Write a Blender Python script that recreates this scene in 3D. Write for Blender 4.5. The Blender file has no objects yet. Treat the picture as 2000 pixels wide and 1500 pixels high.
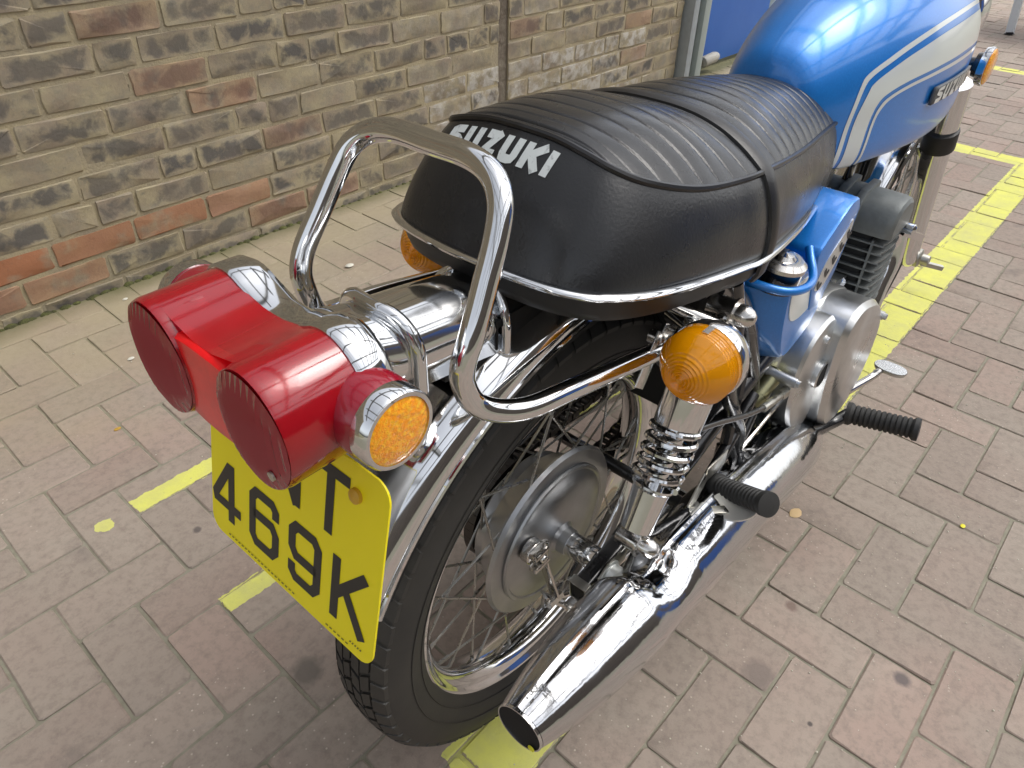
import bpy, bmesh, math, random
import numpy as np
from mathutils import Vector, Matrix
D = bpy.data
S = bpy.context.scene
C = S.collection
PI = math.pi
random.seed(7)
rng = np.random.RandomState(11)

# ------------------------------------------------------------------ camera
cam = D.cameras.new('camera')
cam.lens = 25.64; cam.sensor_width = 36.0; cam.clip_end = 400; cam.clip_start = 0.02
co = D.objects.new('camera', cam); C.objects.link(co); S.camera = co
Rm = np.array([[0.66764453, -0.74414992, 0.0221738], [-0.44082223, -0.41915247, -0.79371719], [0.59993879, 0.52014623, -0.60788268]])
M = Matrix(((Rm[0][0], -Rm[1][0], -Rm[2][0], -0.54067), (Rm[0][1], -Rm[1][1], -Rm[2][1], -0.41046),
            (Rm[0][2], -Rm[1][2], -Rm[2][2], 1.10201), (0, 0, 0, 1)))
co.matrix_world = M
# ------------------------------------------------------------------ light
EL, AZ = math.radians(58), math.radians(-35)
w = D.worlds.new('World'); S.world = w; w.use_nodes = True
nt = w.node_tree; bg = nt.nodes['Background']
sky = nt.nodes.new('ShaderNodeTexSky'); sky.sky_type = 'NISHITA'; sky.sun_disc = False
sky.sun_elevation = EL; sky.sun_rotation = math.radians(90) - AZ; sky.dust_density = 4.0; sky.air_density = 1.0; sky.ozone_density = 1.0
hs = nt.nodes.new('ShaderNodeHueSaturation'); hs.inputs['Saturation'].default_value = 0.25; hs.inputs['Value'].default_value = 1.0
nt.links.new(sky.outputs[0], hs.inputs['Color']); nt.links.new(hs.outputs[0], bg.inputs[0]); bg.inputs[1].default_value = 0.15
sl = D.lights.new('sun', 'SUN'); sl.energy = 0.6; sl.angle = math.radians(34); sl.color = (1.0, 0.955, 0.89)
so = D.objects.new('sun', sl); C.objects.link(so)
so.rotation_euler = Vector((-math.cos(EL) * math.cos(AZ), -math.cos(EL) * math.sin(AZ), -math.sin(EL))).to_track_quat('-Z', 'Y').to_euler()
S.view_settings.view_transform = 'Standard'; S.view_settings.look = 'None'; S.view_settings.exposure = 0.86; S.view_settings.gamma = 1
S.render.engine = 'CYCLES'
try:
    S.cycles.max_bounces = 8; S.cycles.transmission_bounces = 6; S.cycles.glossy_bounces = 5; S.cycles.diffuse_bounces = 3
except Exception: pass

# ------------------------------------------------------------------ materials
def N(t, k): return t.nodes.new('ShaderNode' + k)
def mat(name, col, rough=0.5, metal=0.0, coat=0.0, bump=None, var=None, spec=None, trans=0.0, ior=None, sss=0.0, rvar=None):
    m = D.materials.new(name); m.use_nodes = True; t = m.node_tree; b = t.nodes['Principled BSDF']
    b.inputs['Base Color'].default_value = (*col, 1); b.inputs['Roughness'].default_value = rough
    b.inputs['Metallic'].default_value = metal; b.inputs['Coat Weight'].default_value = coat
    b.inputs['Coat Roughness'].default_value = 0.07
    if spec is not None: b.inputs['Specular IOR Level'].default_value = spec
    if trans: b.inputs['Transmission Weight'].default_value = trans
    if ior: b.inputs['IOR'].default_value = ior
    if sss: b.inputs['Subsurface Weight'].default_value = sss; b.inputs['Subsurface Scale'].default_value = .01
    tc = N(t, 'TexCoord')
    if bump:
        n = N(t, 'TexNoise'); n.inputs['Scale'].default_value = bump[0]; n.inputs['Detail'].default_value = 4
        t.links.new(tc.outputs['Object'], n.inputs['Vector'])
        bp = N(t, 'Bump'); bp.inputs['Strength'].default_value = bump[1]; bp.inputs['Distance'].default_value = bump[2] if len(bump) > 2 else .001
        t.links.new(n.outputs['Fac'], bp.inputs['Height']); t.links.new(bp.outputs[0], b.inputs['Normal'])
    if var:   # (scale, colour2, lo, hi)
        n = N(t, 'TexNoise'); n.inputs['Scale'].default_value = var[0]; n.inputs['Detail'].default_value = 6; n.inputs['Roughness'].default_value = .6
        t.links.new(tc.outputs['Object'], n.inputs['Vector'])
        r = N(t, 'MapRange'); r.inputs[1].default_value = var[2]; r.inputs[2].default_value = var[3]
        t.links.new(n.outputs['Fac'], r.inputs[0])
        x = N(t, 'Mix'); x.data_type = 'RGBA'; x.inputs[6].default_value = (*col, 1); x.inputs[7].default_value = (*var[1], 1)
        t.links.new(r.outputs[0], x.inputs[0]); t.links.new(x.outputs[2], b.inputs['Base Color'])
    if rvar:  # (scale, lo rough, hi rough)
        n = N(t, 'TexNoise'); n.inputs['Scale'].default_value = rvar[0]; n.inputs['Detail'].default_value = 5
        t.links.new(tc.outputs['Object'], n.inputs['Vector'])
        r = N(t, 'MapRange'); r.inputs[1].default_value = .35; r.inputs[2].default_value = .7; r.inputs[3].default_value = rvar[1]; r.inputs[4].default_value = rvar[2]
        t.links.new(n.outputs['Fac'], r.inputs[0]); t.links.new(r.outputs[0], b.inputs['Roughness'])
    return m
chrome = mat('chrome', (.72, .73, .74), .07, 1, rvar=(14, .04, .13), bump=(9, .10, .002))
chrome_m = mat('muffler_chrome', (.64, .65, .67), .09, 1, rvar=(26, .05, .17), bump=(24, .28, .003), var=(7, (.52, .52, .52), .45, .8))
chrome_old = mat('aged_chrome', (.62, .60, .57), .16, 1, rvar=(60, .10, .32), bump=(160, .15, .0006))
dullalu = mat('dull_brake_aluminium', (.44, .45, .46), .40, 1, rvar=(20, .32, .5), var=(8, (.33, .335, .34), .4, .7))
alu = mat('polished_aluminium', (.64, .65, .65), .28, 1, rvar=(14, .27, .42), bump=(60, .05, .0005), var=(9, (.50, .50, .49), .45, .75))
cast = mat('cast_alloy', (.22, .235, .23), .55, .6, bump=(220, .4, .0006), var=(18, (.12, .13, .13), .4, .75))
black = mat('black_frame_paint', (.012, .012, .013), .22, 0, coat=.5, rvar=(20, .15, .4))
rubber = mat('black_rubber', (.018, .018, .018), .62, 0, bump=(140, .25, .0008), var=(7, (.034, .033, .030), .4, .75))
vinyl = mat('seat_vinyl', (.017, .018, .020), .33, 0, bump=(330, .35, .0007), rvar=(11, .20, .37), var=(5, (.027, .027, .028), .4, .75))
blue = mat('blue_metallic_paint', (.004, .185, .62), .36, .30, coat=.75, var=(350, (.008, .215, .68), .45, .7))
blue.node_tree.nodes['Principled BSDF'].inputs['Coat Roughness'].default_value = .10
white = mat('white_stripe_paint', (.62, .66, .64), .3, 0, coat=.8)
ltext = mat('white_lettering', (.58, .62, .62), .55, 0, var=(150, (.22, .24, .25), .56, .74))
red = mat('red_lens', (.58, .004, .016), .16, 0, coat=.8, trans=.5, sss=.1, ior=1.49, rvar=(30, .10, .26))
redc = mat('red_lit_centre_lens', (.80, .006, .010), .3, 0, coat=.2, trans=.0, sss=.2, var=(14, (.40, .002, .008), .4, .7), ior=1.49)  # brighter red puts the lit look of the lens middle into its colour
redd = mat('red_ribbed_lens', (.27, .003, .016), .16, 0, coat=.6, sss=.1)
amber = mat('amber_lens', (1.0, .40, .001), .10, 0, coat=.5, trans=.45, ior=1.45)
amberr = mat('amber_reflector_prisms', (1.0, .33, .0), .14, 0, coat=.6, bump=(330, .8, .002), var=(230, (1.0, .60, .02), .45, .75), sss=.2)
yellow = mat('yellow_plate', (.98, .84, .003), .5, 0, coat=.0, var=(6, (.95, .82, .003), .4, .7))
ink = mat('plate_black', (.018, .018, .018), .45)
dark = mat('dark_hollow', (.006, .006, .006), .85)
zinc = mat('zinc_plated_steel', (.50, .49, .44), .34, 1, rvar=(60, .25, .5))
silv = mat('silver_lever', (.55, .56, .56), .2, 1, bump=(800, .5, .001))
badge_m = mat('badge_silver', (.60, .61, .60), .35, .7)

# ------------------------------------------------------------------ mesh helpers
class MB:
    def __init__(s): s.v = []; s.f = []
    def add(s, vs, fs):
        o = len(s.v); s.v += [tuple(float(c) for c in v) for v in vs]; s.f += [tuple(i + o for i in f) for f in fs]; return s
def basis(d):
    d = np.array(d, float); d /= np.linalg.norm(d)
    a = np.array([0, 0, 1.]) if abs(d[2]) < .9 else np.array([1., 0, 0])
    u = np.cross(a, d); u /= np.linalg.norm(u); return d, u, np.cross(d, u)
def cr(pts, n=8, closed=False):
    P = [np.array(p, float) for p in pts]
    if closed: Q = [P[-1]] + P + [P[0], P[1]]
    else: Q = [2 * P[0] - P[1]] + P + [2 * P[-1] - P[-2]]
    out = []
    for i in range(1, len(Q) - 2):
        a, b, c, d = Q[i - 1:i + 3]
        for k in range(n):
            t = k / n; out.append(.5 * ((2 * b) + (-a + c) * t + (2 * a - 5 * b + 4 * c - d) * t * t + (-a + 3 * b - 3 * c + d) * t ** 3))
    if not closed: out.append(P[-1])
    return out
def tube(mb, pts, r, n=14, smooth=6, caps=True, closed=False, flat=1.0):
    if smooth and len(pts) > 2:
        if np.ndim(r): r = [x[0] for x in cr([(a,) for a in r], smooth, closed)]
        pts = cr(pts, smooth, closed)
    pts = [np.array(p, float) for p in pts]; m = len(pts)
    R = r if np.ndim(r) else [r] * m
    vs = []; u = None
    for i in range(m):
        a = pts[(i - 1) % m] if (closed or i > 0) else pts[i]; b = pts[(i + 1) % m] if (closed or i < m - 1) else pts[i]
        d = b - a; d /= (np.linalg.norm(d) + 1e-12)
        if u is None: _, u, _ = basis(d)
        u = u - d * np.dot(u, d); u /= np.linalg.norm(u); w_ = np.cross(d, u)
        for k in range(n):
            t = 2 * PI * k / n; vs.append(pts[i] + R[i] * (math.cos(t) * u + flat * math.sin(t) * w_))
    fs = []
    for i in range(m if closed else m - 1):
        for k in range(n):
            j = (i + 1) % m; fs.append((i * n + k, i * n + (k + 1) % n, j * n + (k + 1) % n, j * n + k))
    if caps and not closed: fs += [tuple(range(n - 1, -1, -1)), tuple((m - 1) * n + k for k in range(n))]
    return mb.add(vs, fs)
def lathe(mb, prof, o, d, n=32, closed=False):
    # prof: (axial, radius)
    d, u, v = basis(d); o = np.array(o, float); vs = []; fs = []; m = len(prof)
    for a, r in prof:
        for k in range(n):
            t = 2 * PI * k / n; vs.append(o + d * a + r * (math.cos(t) * u + math.sin(t) * v))
    for i in range(m if closed else m - 1):
        j = (i + 1) % m
        for k in range(n): fs.append((i * n + k, i * n + (k + 1) % n, j * n + (k + 1) % n, j * n + k))
    if not closed:
        if prof[0][1] > 1e-6: fs.append(tuple(range(n - 1, -1, -1)))
        if prof[-1][1] > 1e-6: fs.append(tuple((m - 1) * n + k for k in range(n)))
    return mb.add(vs, fs)
def box(mb, c, s, R=None):
    vs = []
    for z in (-.5, .5):
        for y in (-.5, .5):
            for x in (-.5, .5):
                p = np.array([x * s[0], y * s[1], z * s[2]])
                if R is not None: p = R @ p
                vs.append(p + np.array(c, float))
    return mb.add(vs, [(0, 2, 3, 1), (4, 5, 7, 6), (0, 1, 5, 4), (2, 6, 7, 3), (0, 4, 6, 2), (1, 3, 7, 5)])
def beam(mb, a, b, wy, wz):
    a = np.array(a, float); b = np.array(b, float); d, u, v = basis(b - a)
    R = np.stack([d, u, v], 1); return box(mb, (a + b) / 2, (np.linalg.norm(b - a), wy, wz), R)
def loft(mb, rings, cap=True, closed=True):
    n = len(rings[0]); vs = [p for r in rings for p in r]; fs = []
    for i in range(len(rings) - 1):
        for k in range(n if closed else n - 1):
            fs.append((i * n + k, i * n + (k + 1) % n, (i + 1) * n + (k + 1) % n, (i + 1) * n + k))
    if cap: fs += [tuple(range(n - 1, -1, -1)), tuple((len(rings) - 1) * n + k for k in range(n))]
    return mb.add(vs, fs)
def rot(ax, deg):
    return np.array(Matrix.Rotation(math.radians(deg), 3, ax))
def obj(name, mb, m, parent=None, sharp=38, bevel=0, bseg=2, flat=False, sub=0):
    me = D.meshes.new(name); me.from_pydata(mb.v, [], mb.f); me.materials.append(m)
    bm = bmesh.new(); bm.from_mesh(me)
    bmesh.ops.recalc_face_normals(bm, faces=bm.faces)
    if bevel:
        es = [e for e in bm.edges if len(e.link_faces) == 2 and e.calc_face_angle(0) > math.radians(30)]
        if es: bmesh.ops.bevel(bm, geom=es, offset=bevel, segments=bseg, affect='EDGES', profile=.6, clamp_overlap=True)
    bm.to_mesh(me); bm.free()
    if not flat:
        me.polygons.foreach_set('use_smooth', [True] * len(me.polygons)); me.set_sharp_from_angle(angle=math.radians(sharp))
    o = D.objects.new(name, me); C.objects.link(o)
    if parent: o.parent = parent
    if sub:
        md = o.modifiers.new('s', 'SUBSURF'); md.levels = sub; md.render_levels = sub
    return o
def tag(o, label, cat, group=None):
    o['label'] = label; o['category'] = cat
    if group: o['group'] = group
    return o
def struct(o): o['kind'] = 'structure'; return o
def empty(name, loc=(0, 0, 0), rz=0):
    o = D.objects.new(name, None); C.objects.link(o); o.location = loc; o.rotation_euler = (0, 0, rz); o.empty_display_size = .1; return o

# lettering made of thick strokes -------------------------------------------------
BOLD = {'S': [[(.97, .86), (.32, .86), (.14, .80), (.13, .62), (.30, .55), (.72, .46), (.87, .38), (.86, .20), (.70, .14), (.03, .14)]],
        'U': [[(.15, 1), (.15, .34), (.22, .18), (.38, .14), (.62, .14), (.78, .18), (.85, .34), (.85, 1)]],
        'Z': [[(.05, .86), (.72, .86)], [(.86, .99), (.14, .02)], [(.28, .14), (.95, .14)]],
        'K': [[(.15, 0), (.15, 1)], [(.98, 1.0), (.30, .50)], [(.38, .62), (.95, 0)]], 'I': [[(.15, 0), (.15, 1)]]}
PLATE = {'N': [[(.11, 0), (.11, 1)], [(.11, .99), (.89, .01)], [(.89, 0), (.89, 1)]],
         'T': [[(0, .925), (1, .925)], [(.5, .92), (.5, 0)]],
         '4': [[(.66, .0), (.66, 1.0)], [(.62, .97), (.08, .34), (.11, .26), (1.0, .26)]],
         '6': [[(.88, .70), (.88, .84), (.76, .925), (.24, .925), (.11, .82), (.11, .18), (.24, .075), (.76, .075), (.89, .18), (.89, .44), (.76, .56), (.14, .56)]],
         '9': [[(.12, .30), (.12, .16), (.24, .075), (.76, .075), (.89, .18), (.89, .82), (.76, .925), (.24, .925), (.11, .82), (.11, .56), (.24, .44), (.86, .44)]],
         'K': [[(.11, 0), (.11, 1)], [(.90, 1.0), (.14, .42)], [(.36, .60), (.92, 0)]]}
def strokes(mb, fn, word, font, h, cw, sw, gap, step=.12, x0=0.0, slant=0.0, widths={}):
    """fn(x,y,layer)->3D point; each stroke is a mitred ribbon"""
    x = x0
    for ch in word:
        wd = widths.get(ch, cw)
        if ch == ' ': x += wd + gap; continue
        for li, pl in enumerate(font[ch]):
            P = [np.array([a * wd if ch != 'I' else a * cw, b * h]) for a, b in pl]
            Q = []
            for a, b in zip(P[:-1], P[1:]):
                k = max(1, int(np.linalg.norm(b - a) / (step * h)))
                Q += [a + (b - a) * i / k for i in range(k)]
            Q.append(P[-1]); L = []; Rr = []
            for i, q in enumerate(Q):
                d0 = (q - Q[i - 1]) if i else Q[1] - q; d1 = (Q[i + 1] - q) if i < len(Q) - 1 else d0
                d0 = d0 / np.linalg.norm(d0); d1 = d1 / np.linalg.norm(d1)
                n0 = np.array([-d0[1], d0[0]]); n1 = np.array([-d1[1], d1[0]]); nn = n0 + n1; nn /= np.linalg.norm(nn)
                k = min(1.5, 1 / max(.3, np.dot(nn, n0))) * sw / 2
                L.append(q + nn * k); Rr.append(q - nn * k)
            vs = []
            for a, b in zip(L, Rr):
                for q in (a, b): vs.append(fn(x + q[0] + slant * q[1], q[1], li))
            mb.add(vs, [(2 * i, 2 * i + 1, 2 * i + 3, 2 * i + 2) for i in range(len(Q) - 1)])
        x += wd + gap
    return mb
#GEOM_FUNCS
# ------------------------------------------------------------------ shared surface functions of the bike
def ztrim(x): return .80 - .18 * (x + .115)
T_ = [(-.132, 0), (-.1305, .035), (-.126, .07), (-.116, .10), (-.095, .124), (-.05, .141), (.01, .150), (.08, .154), (.15, .1545), (.29, .132), (.43, .102), (.57, .072)]
T_ = [(x, y, ztrim(x)) for x, y in T_]
P_ = [(-.063, 0, .899), (-.062, .035, .8975), (-.0605, .065, .892), (-.055, .090, .884), (-.037, .107, .874), (0, .120, .861), (.04, .128, .851), (.09, .132, .843), (.15, .133, .836), (.29, .116, .816), (.43, .093, .802), (.57, .068, .785)]
TC = np.array(cr(T_, 8)); PC = np.array(cr(P_, 8)); NC = len(TC)
def seat_side(i, v):
    """i: float index 0..NC-1 along the right side (rear centre to front), v 0 trim .. 1 piping; y returned positive"""
    k = int(min(max(i, 0), NC - 1.001)); f = i - k
    a = TC[k] * (1 - f) + TC[k + 1] * f; b = PC[k] * (1 - f) + PC[k + 1] * f
    p = a * (1 - v) + b * v
    c = np.array([.12, 0]); d = a[:2] - c
    if a[0] > .12: d = np.array([0, 1.])
    d = d / np.linalg.norm(d); e = 4 * v * (1 - v)
    p[:2] += d * .0075 * e ** .8; p[2] += .002 * e
    return p
CX = [-.075, -.05, 0, .07, .15, .22, .30, .44, .57]; CZ = [.8985, .9010, .902, .896, .876, .876, .868, .846, .812]
def seat_cz(x): return float(np.interp(x, CXs, CZs))
_c = np.array(cr(list(zip(CX, CZ)), 8)); CXs = _c[:, 0]; CZs = _c[:, 1]
PX = PC[:, 0]; PY = PC[:, 1]; PZ = PC[:, 2]
def tank_sec(x):
    W = np.interp(x, TX, TW); zt = np.interp(x, TX, TZ); zb = np.interp(x, TX, TB)
    h = zt - zb
    return [(0, zb + .012), (.80 * W, zb + .004), (.985 * W, zb + .016), (1.0 * W, zb + .32 * h), (.995 * W, zb + .5 * h), (.915 * W, zb + .68 * h), (.71 * W, zb + .845 * h), (.40 * W, zb + .955 * h), (0, zt)]
_t = np.array(cr([(.43, .040, .865, .765), (.445, .062, .885, .745), (.49, .083, .910, .725), (.54, .099, .930, .717), (.61, .115, .950, .715), (.70, .130, .963, .712), (.80, .138, .967, .710), (.90, .135, .960, .712), (.96, .125, .948, .722), (.995, .100, .925, .738), (1.005, .065, .90, .755)], 6))
TX, TW, TZ, TB = _t.T
NV = 41
def tank_pt(x, v):
    s = np.array(cr(tank_sec(x), 5)); k = v * (len(s) - 1); i = int(min(k, len(s) - 1.001)); f = k - i
    q = s[i] * (1 - f) + s[i + 1] * f; return np.array([x, q[0], q[1]])
#END_GEOM
# ================================================================== SETTING
def rect_mask(t, pos, rects, wob=.0065, scale=55):
    """node group-free: returns a 0..1 socket that is 1 inside any rectangle (metres), edges worn by noise"""
    n = N(t, 'TexNoise'); n.inputs['Scale'].default_value = scale; n.inputs['Detail'].default_value = 3
    t.links.new(pos, n.inputs['Vector'])
    sx = N(t, 'SeparateXYZ'); t.links.new(pos, sx.inputs[0])
    w_ = N(t, 'Math'); w_.operation = 'MULTIPLY_ADD'; w_.inputs[1].default_value = 2 * wob; w_.inputs[2].default_value = -wob; t.links.new(n.outputs['Fac'], w_.inputs[0])
    out = None
    for x0, x1, y0, y1 in rects:
        parts = []
        for k, lo, hi in ((0, x0, x1), (1, y0, y1)):
            s = N(t, 'Math'); s.operation = 'SUBTRACT'; t.links.new(sx.outputs[k], s.inputs[0]); s.inputs[1].default_value = (lo + hi) / 2
            a = N(t, 'Math'); a.operation = 'ABSOLUTE'; t.links.new(s.outputs[0], a.inputs[0])
            d = N(t, 'Math'); d.operation = 'ADD'; t.links.new(a.outputs[0], d.inputs[0]); t.links.new(w_.outputs[0], d.inputs[1])
            l = N(t, 'Math'); l.operation = 'LESS_THAN'; t.links.new(d.outputs[0], l.inputs[0]); l.inputs[1].default_value = (hi - lo) / 2
            parts.append(l)
        m = N(t, 'Math'); m.operation = 'MULTIPLY'; t.links.new(parts[0].outputs[0], m.inputs[0]); t.links.new(parts[1].outputs[0], m.inputs[1])
        if out is None: out = m.outputs[0]
        else:
            q = N(t, 'Math'); q.operation = 'MAXIMUM'; t.links.new(out, q.inputs[0]); t.links.new(m.outputs[0], q.inputs[1]); out = q.outputs[0]
    return out
LINES = [(-.205, 3.29, -.112, 0.002), (3.172, 3.285, -1.6, 1.2), (4.87, 4.97, -.6, 1.3), (-.278, -.045, .789, .833), (-.281, -.10, .450, .492)]
def mixc(t, fac, a, b):
    x = N(t, 'Mix'); x.data_type = 'RGBA'
    for i, s in ((6, a), (7, b)):
        if isinstance(s, tuple): x.inputs[i].default_value = (*s, 1)
        else: t.links.new(s, x.inputs[i])
    if isinstance(fac, float): x.inputs[0].default_value = fac
    else: t.links.new(fac, x.inputs[0])
    return x.outputs[2]
def rng_(t, sock, a, b, c=0., d=1.):
    r = N(t, 'MapRange'); r.inputs[1].default_value = a; r.inputs[2].default_value = b; r.inputs[3].default_value = c; r.inputs[4].default_value = d
    t.links.new(sock, r.inputs[0]); return r.outputs[0]
def noise(t, vec, sc, det=5, ro=.55, dist=0.):
    n = N(t, 'TexNoise'); n.inputs['Scale'].default_value = sc; n.inputs['Detail'].default_value = det; n.inputs['Roughness'].default_value = ro; n.inputs['Distortion'].default_value = dist
    t.links.new(vec, n.inputs['Vector']); return n.outputs['Fac']
def mth(t, op, a, b=None, c=None):
    m = N(t, 'Math'); m.operation = op
    for i, s in enumerate((a, b, c)):
        if s is None: continue
        if isinstance(s, (int, float)): m.inputs[i].default_value = s
        else: t.links.new(s, m.inputs[i])
    return m.outputs[0]
def paving_material(name, sand=False):
    m = D.materials.new(name); m.use_nodes = True; t = m.node_tree; b = t.nodes['Principled BSDF']
    geo = N(t, 'NewGeometry'); pos = geo.outputs['Position']
    if sand: col = mixc(t, rng_(t, noise(t, pos, 45), .35, .7), (.26, .245, .19), (.19, .18, .13))
    else:
        at = N(t, 'Attribute'); at.attribute_name = 'tone'
        sp = N(t, 'SeparateColor'); t.links.new(at.outputs['Color'], sp.inputs[0])
        c0 = mixc(t, sp.outputs[0], (.325, .246, .205), (.300, .250, .208))
        c1 = mixc(t, rng_(t, noise(t, pos, 3.2, 4), .42, .7), c0, (.312, .268, .222))
        c2 = mixc(t, rng_(t, noise(t, pos, 55, 6, .7), .45, .8), c1, (.20, .165, .14))
        # pale grit specks
        v = N(t, 'TexVoronoi'); v.inputs['Scale'].default_value = 70; t.links.new(pos, v.inputs['Vector'])
        g = mth(t, 'LESS_THAN', v.outputs['Distance'], .11)
        g = mth(t, 'MULTIPLY', g, rng_(t, noise(t, pos, 2.4, 2), .50, .62))
        c3 = mixc(t, g, c2, (.46, .40, .33))
        # dark stains; the last entry is only a wide, faint darker patch
        for sx_, sy_, sr, sc_ in ((.394, -.468, .014, (.10, .085, .085)), (.218, -.387, .005, (.05, .045, .045)), (-.223, .665, .009, (.10, .085, .08)), (-.256, .261, .028, (.15, .13, .11)), (.403, -.27, .012, (.17, .12, .10)), (.24, -.29, .03, (.19, .155, .135))):
            ds = N(t, 'VectorMath'); ds.operation = 'DISTANCE'; t.links.new(pos, ds.inputs[0]); ds.inputs[1].default_value = (sx_, sy_, 0)
            dw = mth(t, 'ADD', ds.outputs['Value'], mth(t, 'MULTIPLY_ADD', noise(t, pos, 45, 3), sr * .9, -sr * .45))
            c3 = mixc(t, rng_(t, dw, sr * .6, sr * 1.15, .85, 0.), c3, sc_)
        c4 = mixc(t, mth(t, 'MULTIPLY', rng_(t, noise(t, pos, 4.2, 3, .5, .6), .66, .76), .55), c3, (.12, .10, .095))
        br = mth(t, 'MULTIPLY_ADD', sp.outputs[1], .15, .93)
        hv = N(t, 'HueSaturation'); t.links.new(c4, hv.inputs['Color']); t.links.new(br, hv.inputs['Value']); col = hv.outputs[0]
    # sandy green film beside the wall
    sx = N(t, 'SeparateXYZ'); t.links.new(pos, sx.inputs[0])
    wob = mth(t, 'MULTIPLY_ADD', noise(t, pos, 5, 4), .9, -.45)
    wy = mth(t, 'ADD', sx.outputs[1], wob)
    col = mixc(t, rng_(t, wy, .95, 1.75, 0, .75), col, (.37, .32, .20))
    col = mixc(t, mth(t, 'MULTIPLY', rng_(t, mth(t, 'ADD', sx.outputs[1], mth(t, 'MULTIPLY', wob, .12)), 1.60, 1.68), .8), col, (.10, .10, .04))
    paint = rect_mask(t, pos, LINES)
    if not sand:
        bl = N(t, 'VectorMath'); bl.operation = 'DISTANCE'; t.links.new(pos, bl.inputs[0]); bl.inputs[1].default_value = (-.341, .806, 0)
        bw = mth(t, 'ADD', bl.outputs['Value'], mth(t, 'MULTIPLY_ADD', noise(t, pos, 60, 2), .02, -.01))
        paint = mth(t, 'MAXIMUM', paint, mth(t, 'LESS_THAN', bw, .017))
        worn = mth(t, 'GREATER_THAN', mth(t, 'ADD', noise(t, pos, 48, 7, .75), mth(t, 'MULTIPLY', noise(t, pos, 3.1, 2), .22)), .765); paint = mth(t, 'MULTIPLY', paint, mth(t, 'SUBTRACT', 1.0, worn))
        lo = N(t, 'Attribute'); lo.attribute_name = 'local'; ls = N(t, 'SeparateColor'); t.links.new(lo.outputs['Color'], ls.inputs[0])
        ex = mth(t, 'POWER', mth(t, 'ABSOLUTE', mth(t, 'MULTIPLY_ADD', ls.outputs[0], 2., -1.)), 22.); ey = mth(t, 'POWER', mth(t, 'ABSOLUTE', mth(t, 'MULTIPLY_ADD', ls.outputs[1], 2., -1.)), 22.)
        rub = mth(t, 'GREATER_THAN', mth(t, 'ADD', mth(t, 'MULTIPLY', mth(t, 'MAXIMUM', ex, ey), .40), noise(t, pos, 38, 6, .75)), .78)
        paint = mth(t, 'MULTIPLY', paint, mth(t, 'SUBTRACT', 1.0, mth(t, 'MULTIPLY', rub, .85)))
    else: paint = mth(t, 'MULTIPLY', paint, rng_(t, noise(t, pos, 25), .35, .55, .25, .9))
    pc = mixc(t, rng_(t, noise(t, pos, 9, 6, .7), .38, .72), (.66, .66, .15), (.52, .51, .20))
    col = mixc(t, paint, col, pc)
    t.links.new(col, b.inputs['Base Color'])
    b.inputs['Roughness'].default_value = .82; b.inputs['Specular IOR Level'].default_value = .3
    bp = N(t, 'Bump'); bp.inputs['Strength'].default_value = .7; bp.inputs['Distance'].default_value = .0012
    hh = mth(t, 'ADD', noise(t, pos, 180, 6, .7), mth(t, 'MULTIPLY', noise(t, pos, 22, 3), 1.5))
    t.links.new(hh, bp.inputs['Height']); t.links.new(bp.outputs[0], b.inputs['Normal'])
    return m
def colour_attr(me, cols):
    a = me.color_attributes.new('tone', 'FLOAT_COLOR', 'POINT')
    a.data.foreach_set('color', np.array(cols, dtype=np.float32).ravel())
def loc_attr(me, locs):
    a = me.color_attributes.new('local', 'FLOAT_COLOR', 'POINT'); a.data.foreach_set('color', np.array(locs, dtype=np.float32).ravel())
def blocks(name, items, m, dep=.012, ch=.0022, jit=.0008, axis='z'):
    """items: (x0,x1,y0,y1, z, tone tuple) chamfered slabs; axis z: lies on the ground, axis y: faces -Y as a wall course"""
    vs = []; fs = []; cols = []; locs = []
    for x0, x1, y0, y1, z, tone in items:
        o = len(vs); k = 6
        def ring(inset, h, n=k):
            pts = []
            a0, a1, b0, b1 = x0 + inset, x1 - inset, y0 + inset, y1 - inset
            c = .004
            for px, py in ((a0, b0 + c), (a0 + c, b0), ((a0 + a1) / 2, b0), (a1 - c, b0), (a1, b0 + c), (a1, (b0 + b1) / 2), (a1, b1 - c), (a1 - c, b1), ((a0 + a1) / 2, b1), (a0 + c, b1), (a0, b1 - c), (a0, (b0 + b1) / 2)):
                jx, jy, jz = rng.uniform(-jit, jit, 3)
                pts.append((px + jx * 1.3, py + jy * 1.3, h + jz * .6))
            return pts
        tilt = rng.uniform(-.0012, .0012, 2)
        R = ring(0, z - dep) + ring(0, z - ch) + ring(ch * .9, z)
        cx, cy = (x0 + x1) / 2, (y0 + y1) / 2
        R.append((cx, cy, z + rng.uniform(-.0004, .0006)))
        for p in R:
            h = p[2] + (p[0] - cx) / .1 * tilt[0] + (p[1] - cy) / .1 * tilt[1]
            vs.append((p[0], p[1], h) if axis == 'z' else (p[0], -h, p[1]))
            cols.append(tone); locs.append(((p[0] - x0) / (x1 - x0), (p[1] - y0) / (y1 - y0), 0, 1))
        for r in range(2):
            for i in range(12):
                a = o + r * 12 + i; b_ = o + r * 12 + (i + 1) % 12; q = (a, b_, b_ + 12, a + 12)
                fs.append(q)
        for i in range(12): fs.append((o + 24 + i, o + 24 + (i + 1) % 12, o + 36))
    me = D.meshes.new(name); me.from_pydata(vs, [], fs); colour_attr(me, cols); loc_attr(me, locs); me.materials.append(m)
    bm = bmesh.new(); bm.from_mesh(me); bmesh.ops.recalc_face_normals(bm, faces=bm.faces); bm.to_mesh(me); bm.free()
    me.polygons.foreach_set('use_smooth', [True] * len(me.polygons)); me.set_sharp_from_angle(angle=math.radians(28))
    o = D.objects.new(name, me); C.objects.link(o); return o
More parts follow.
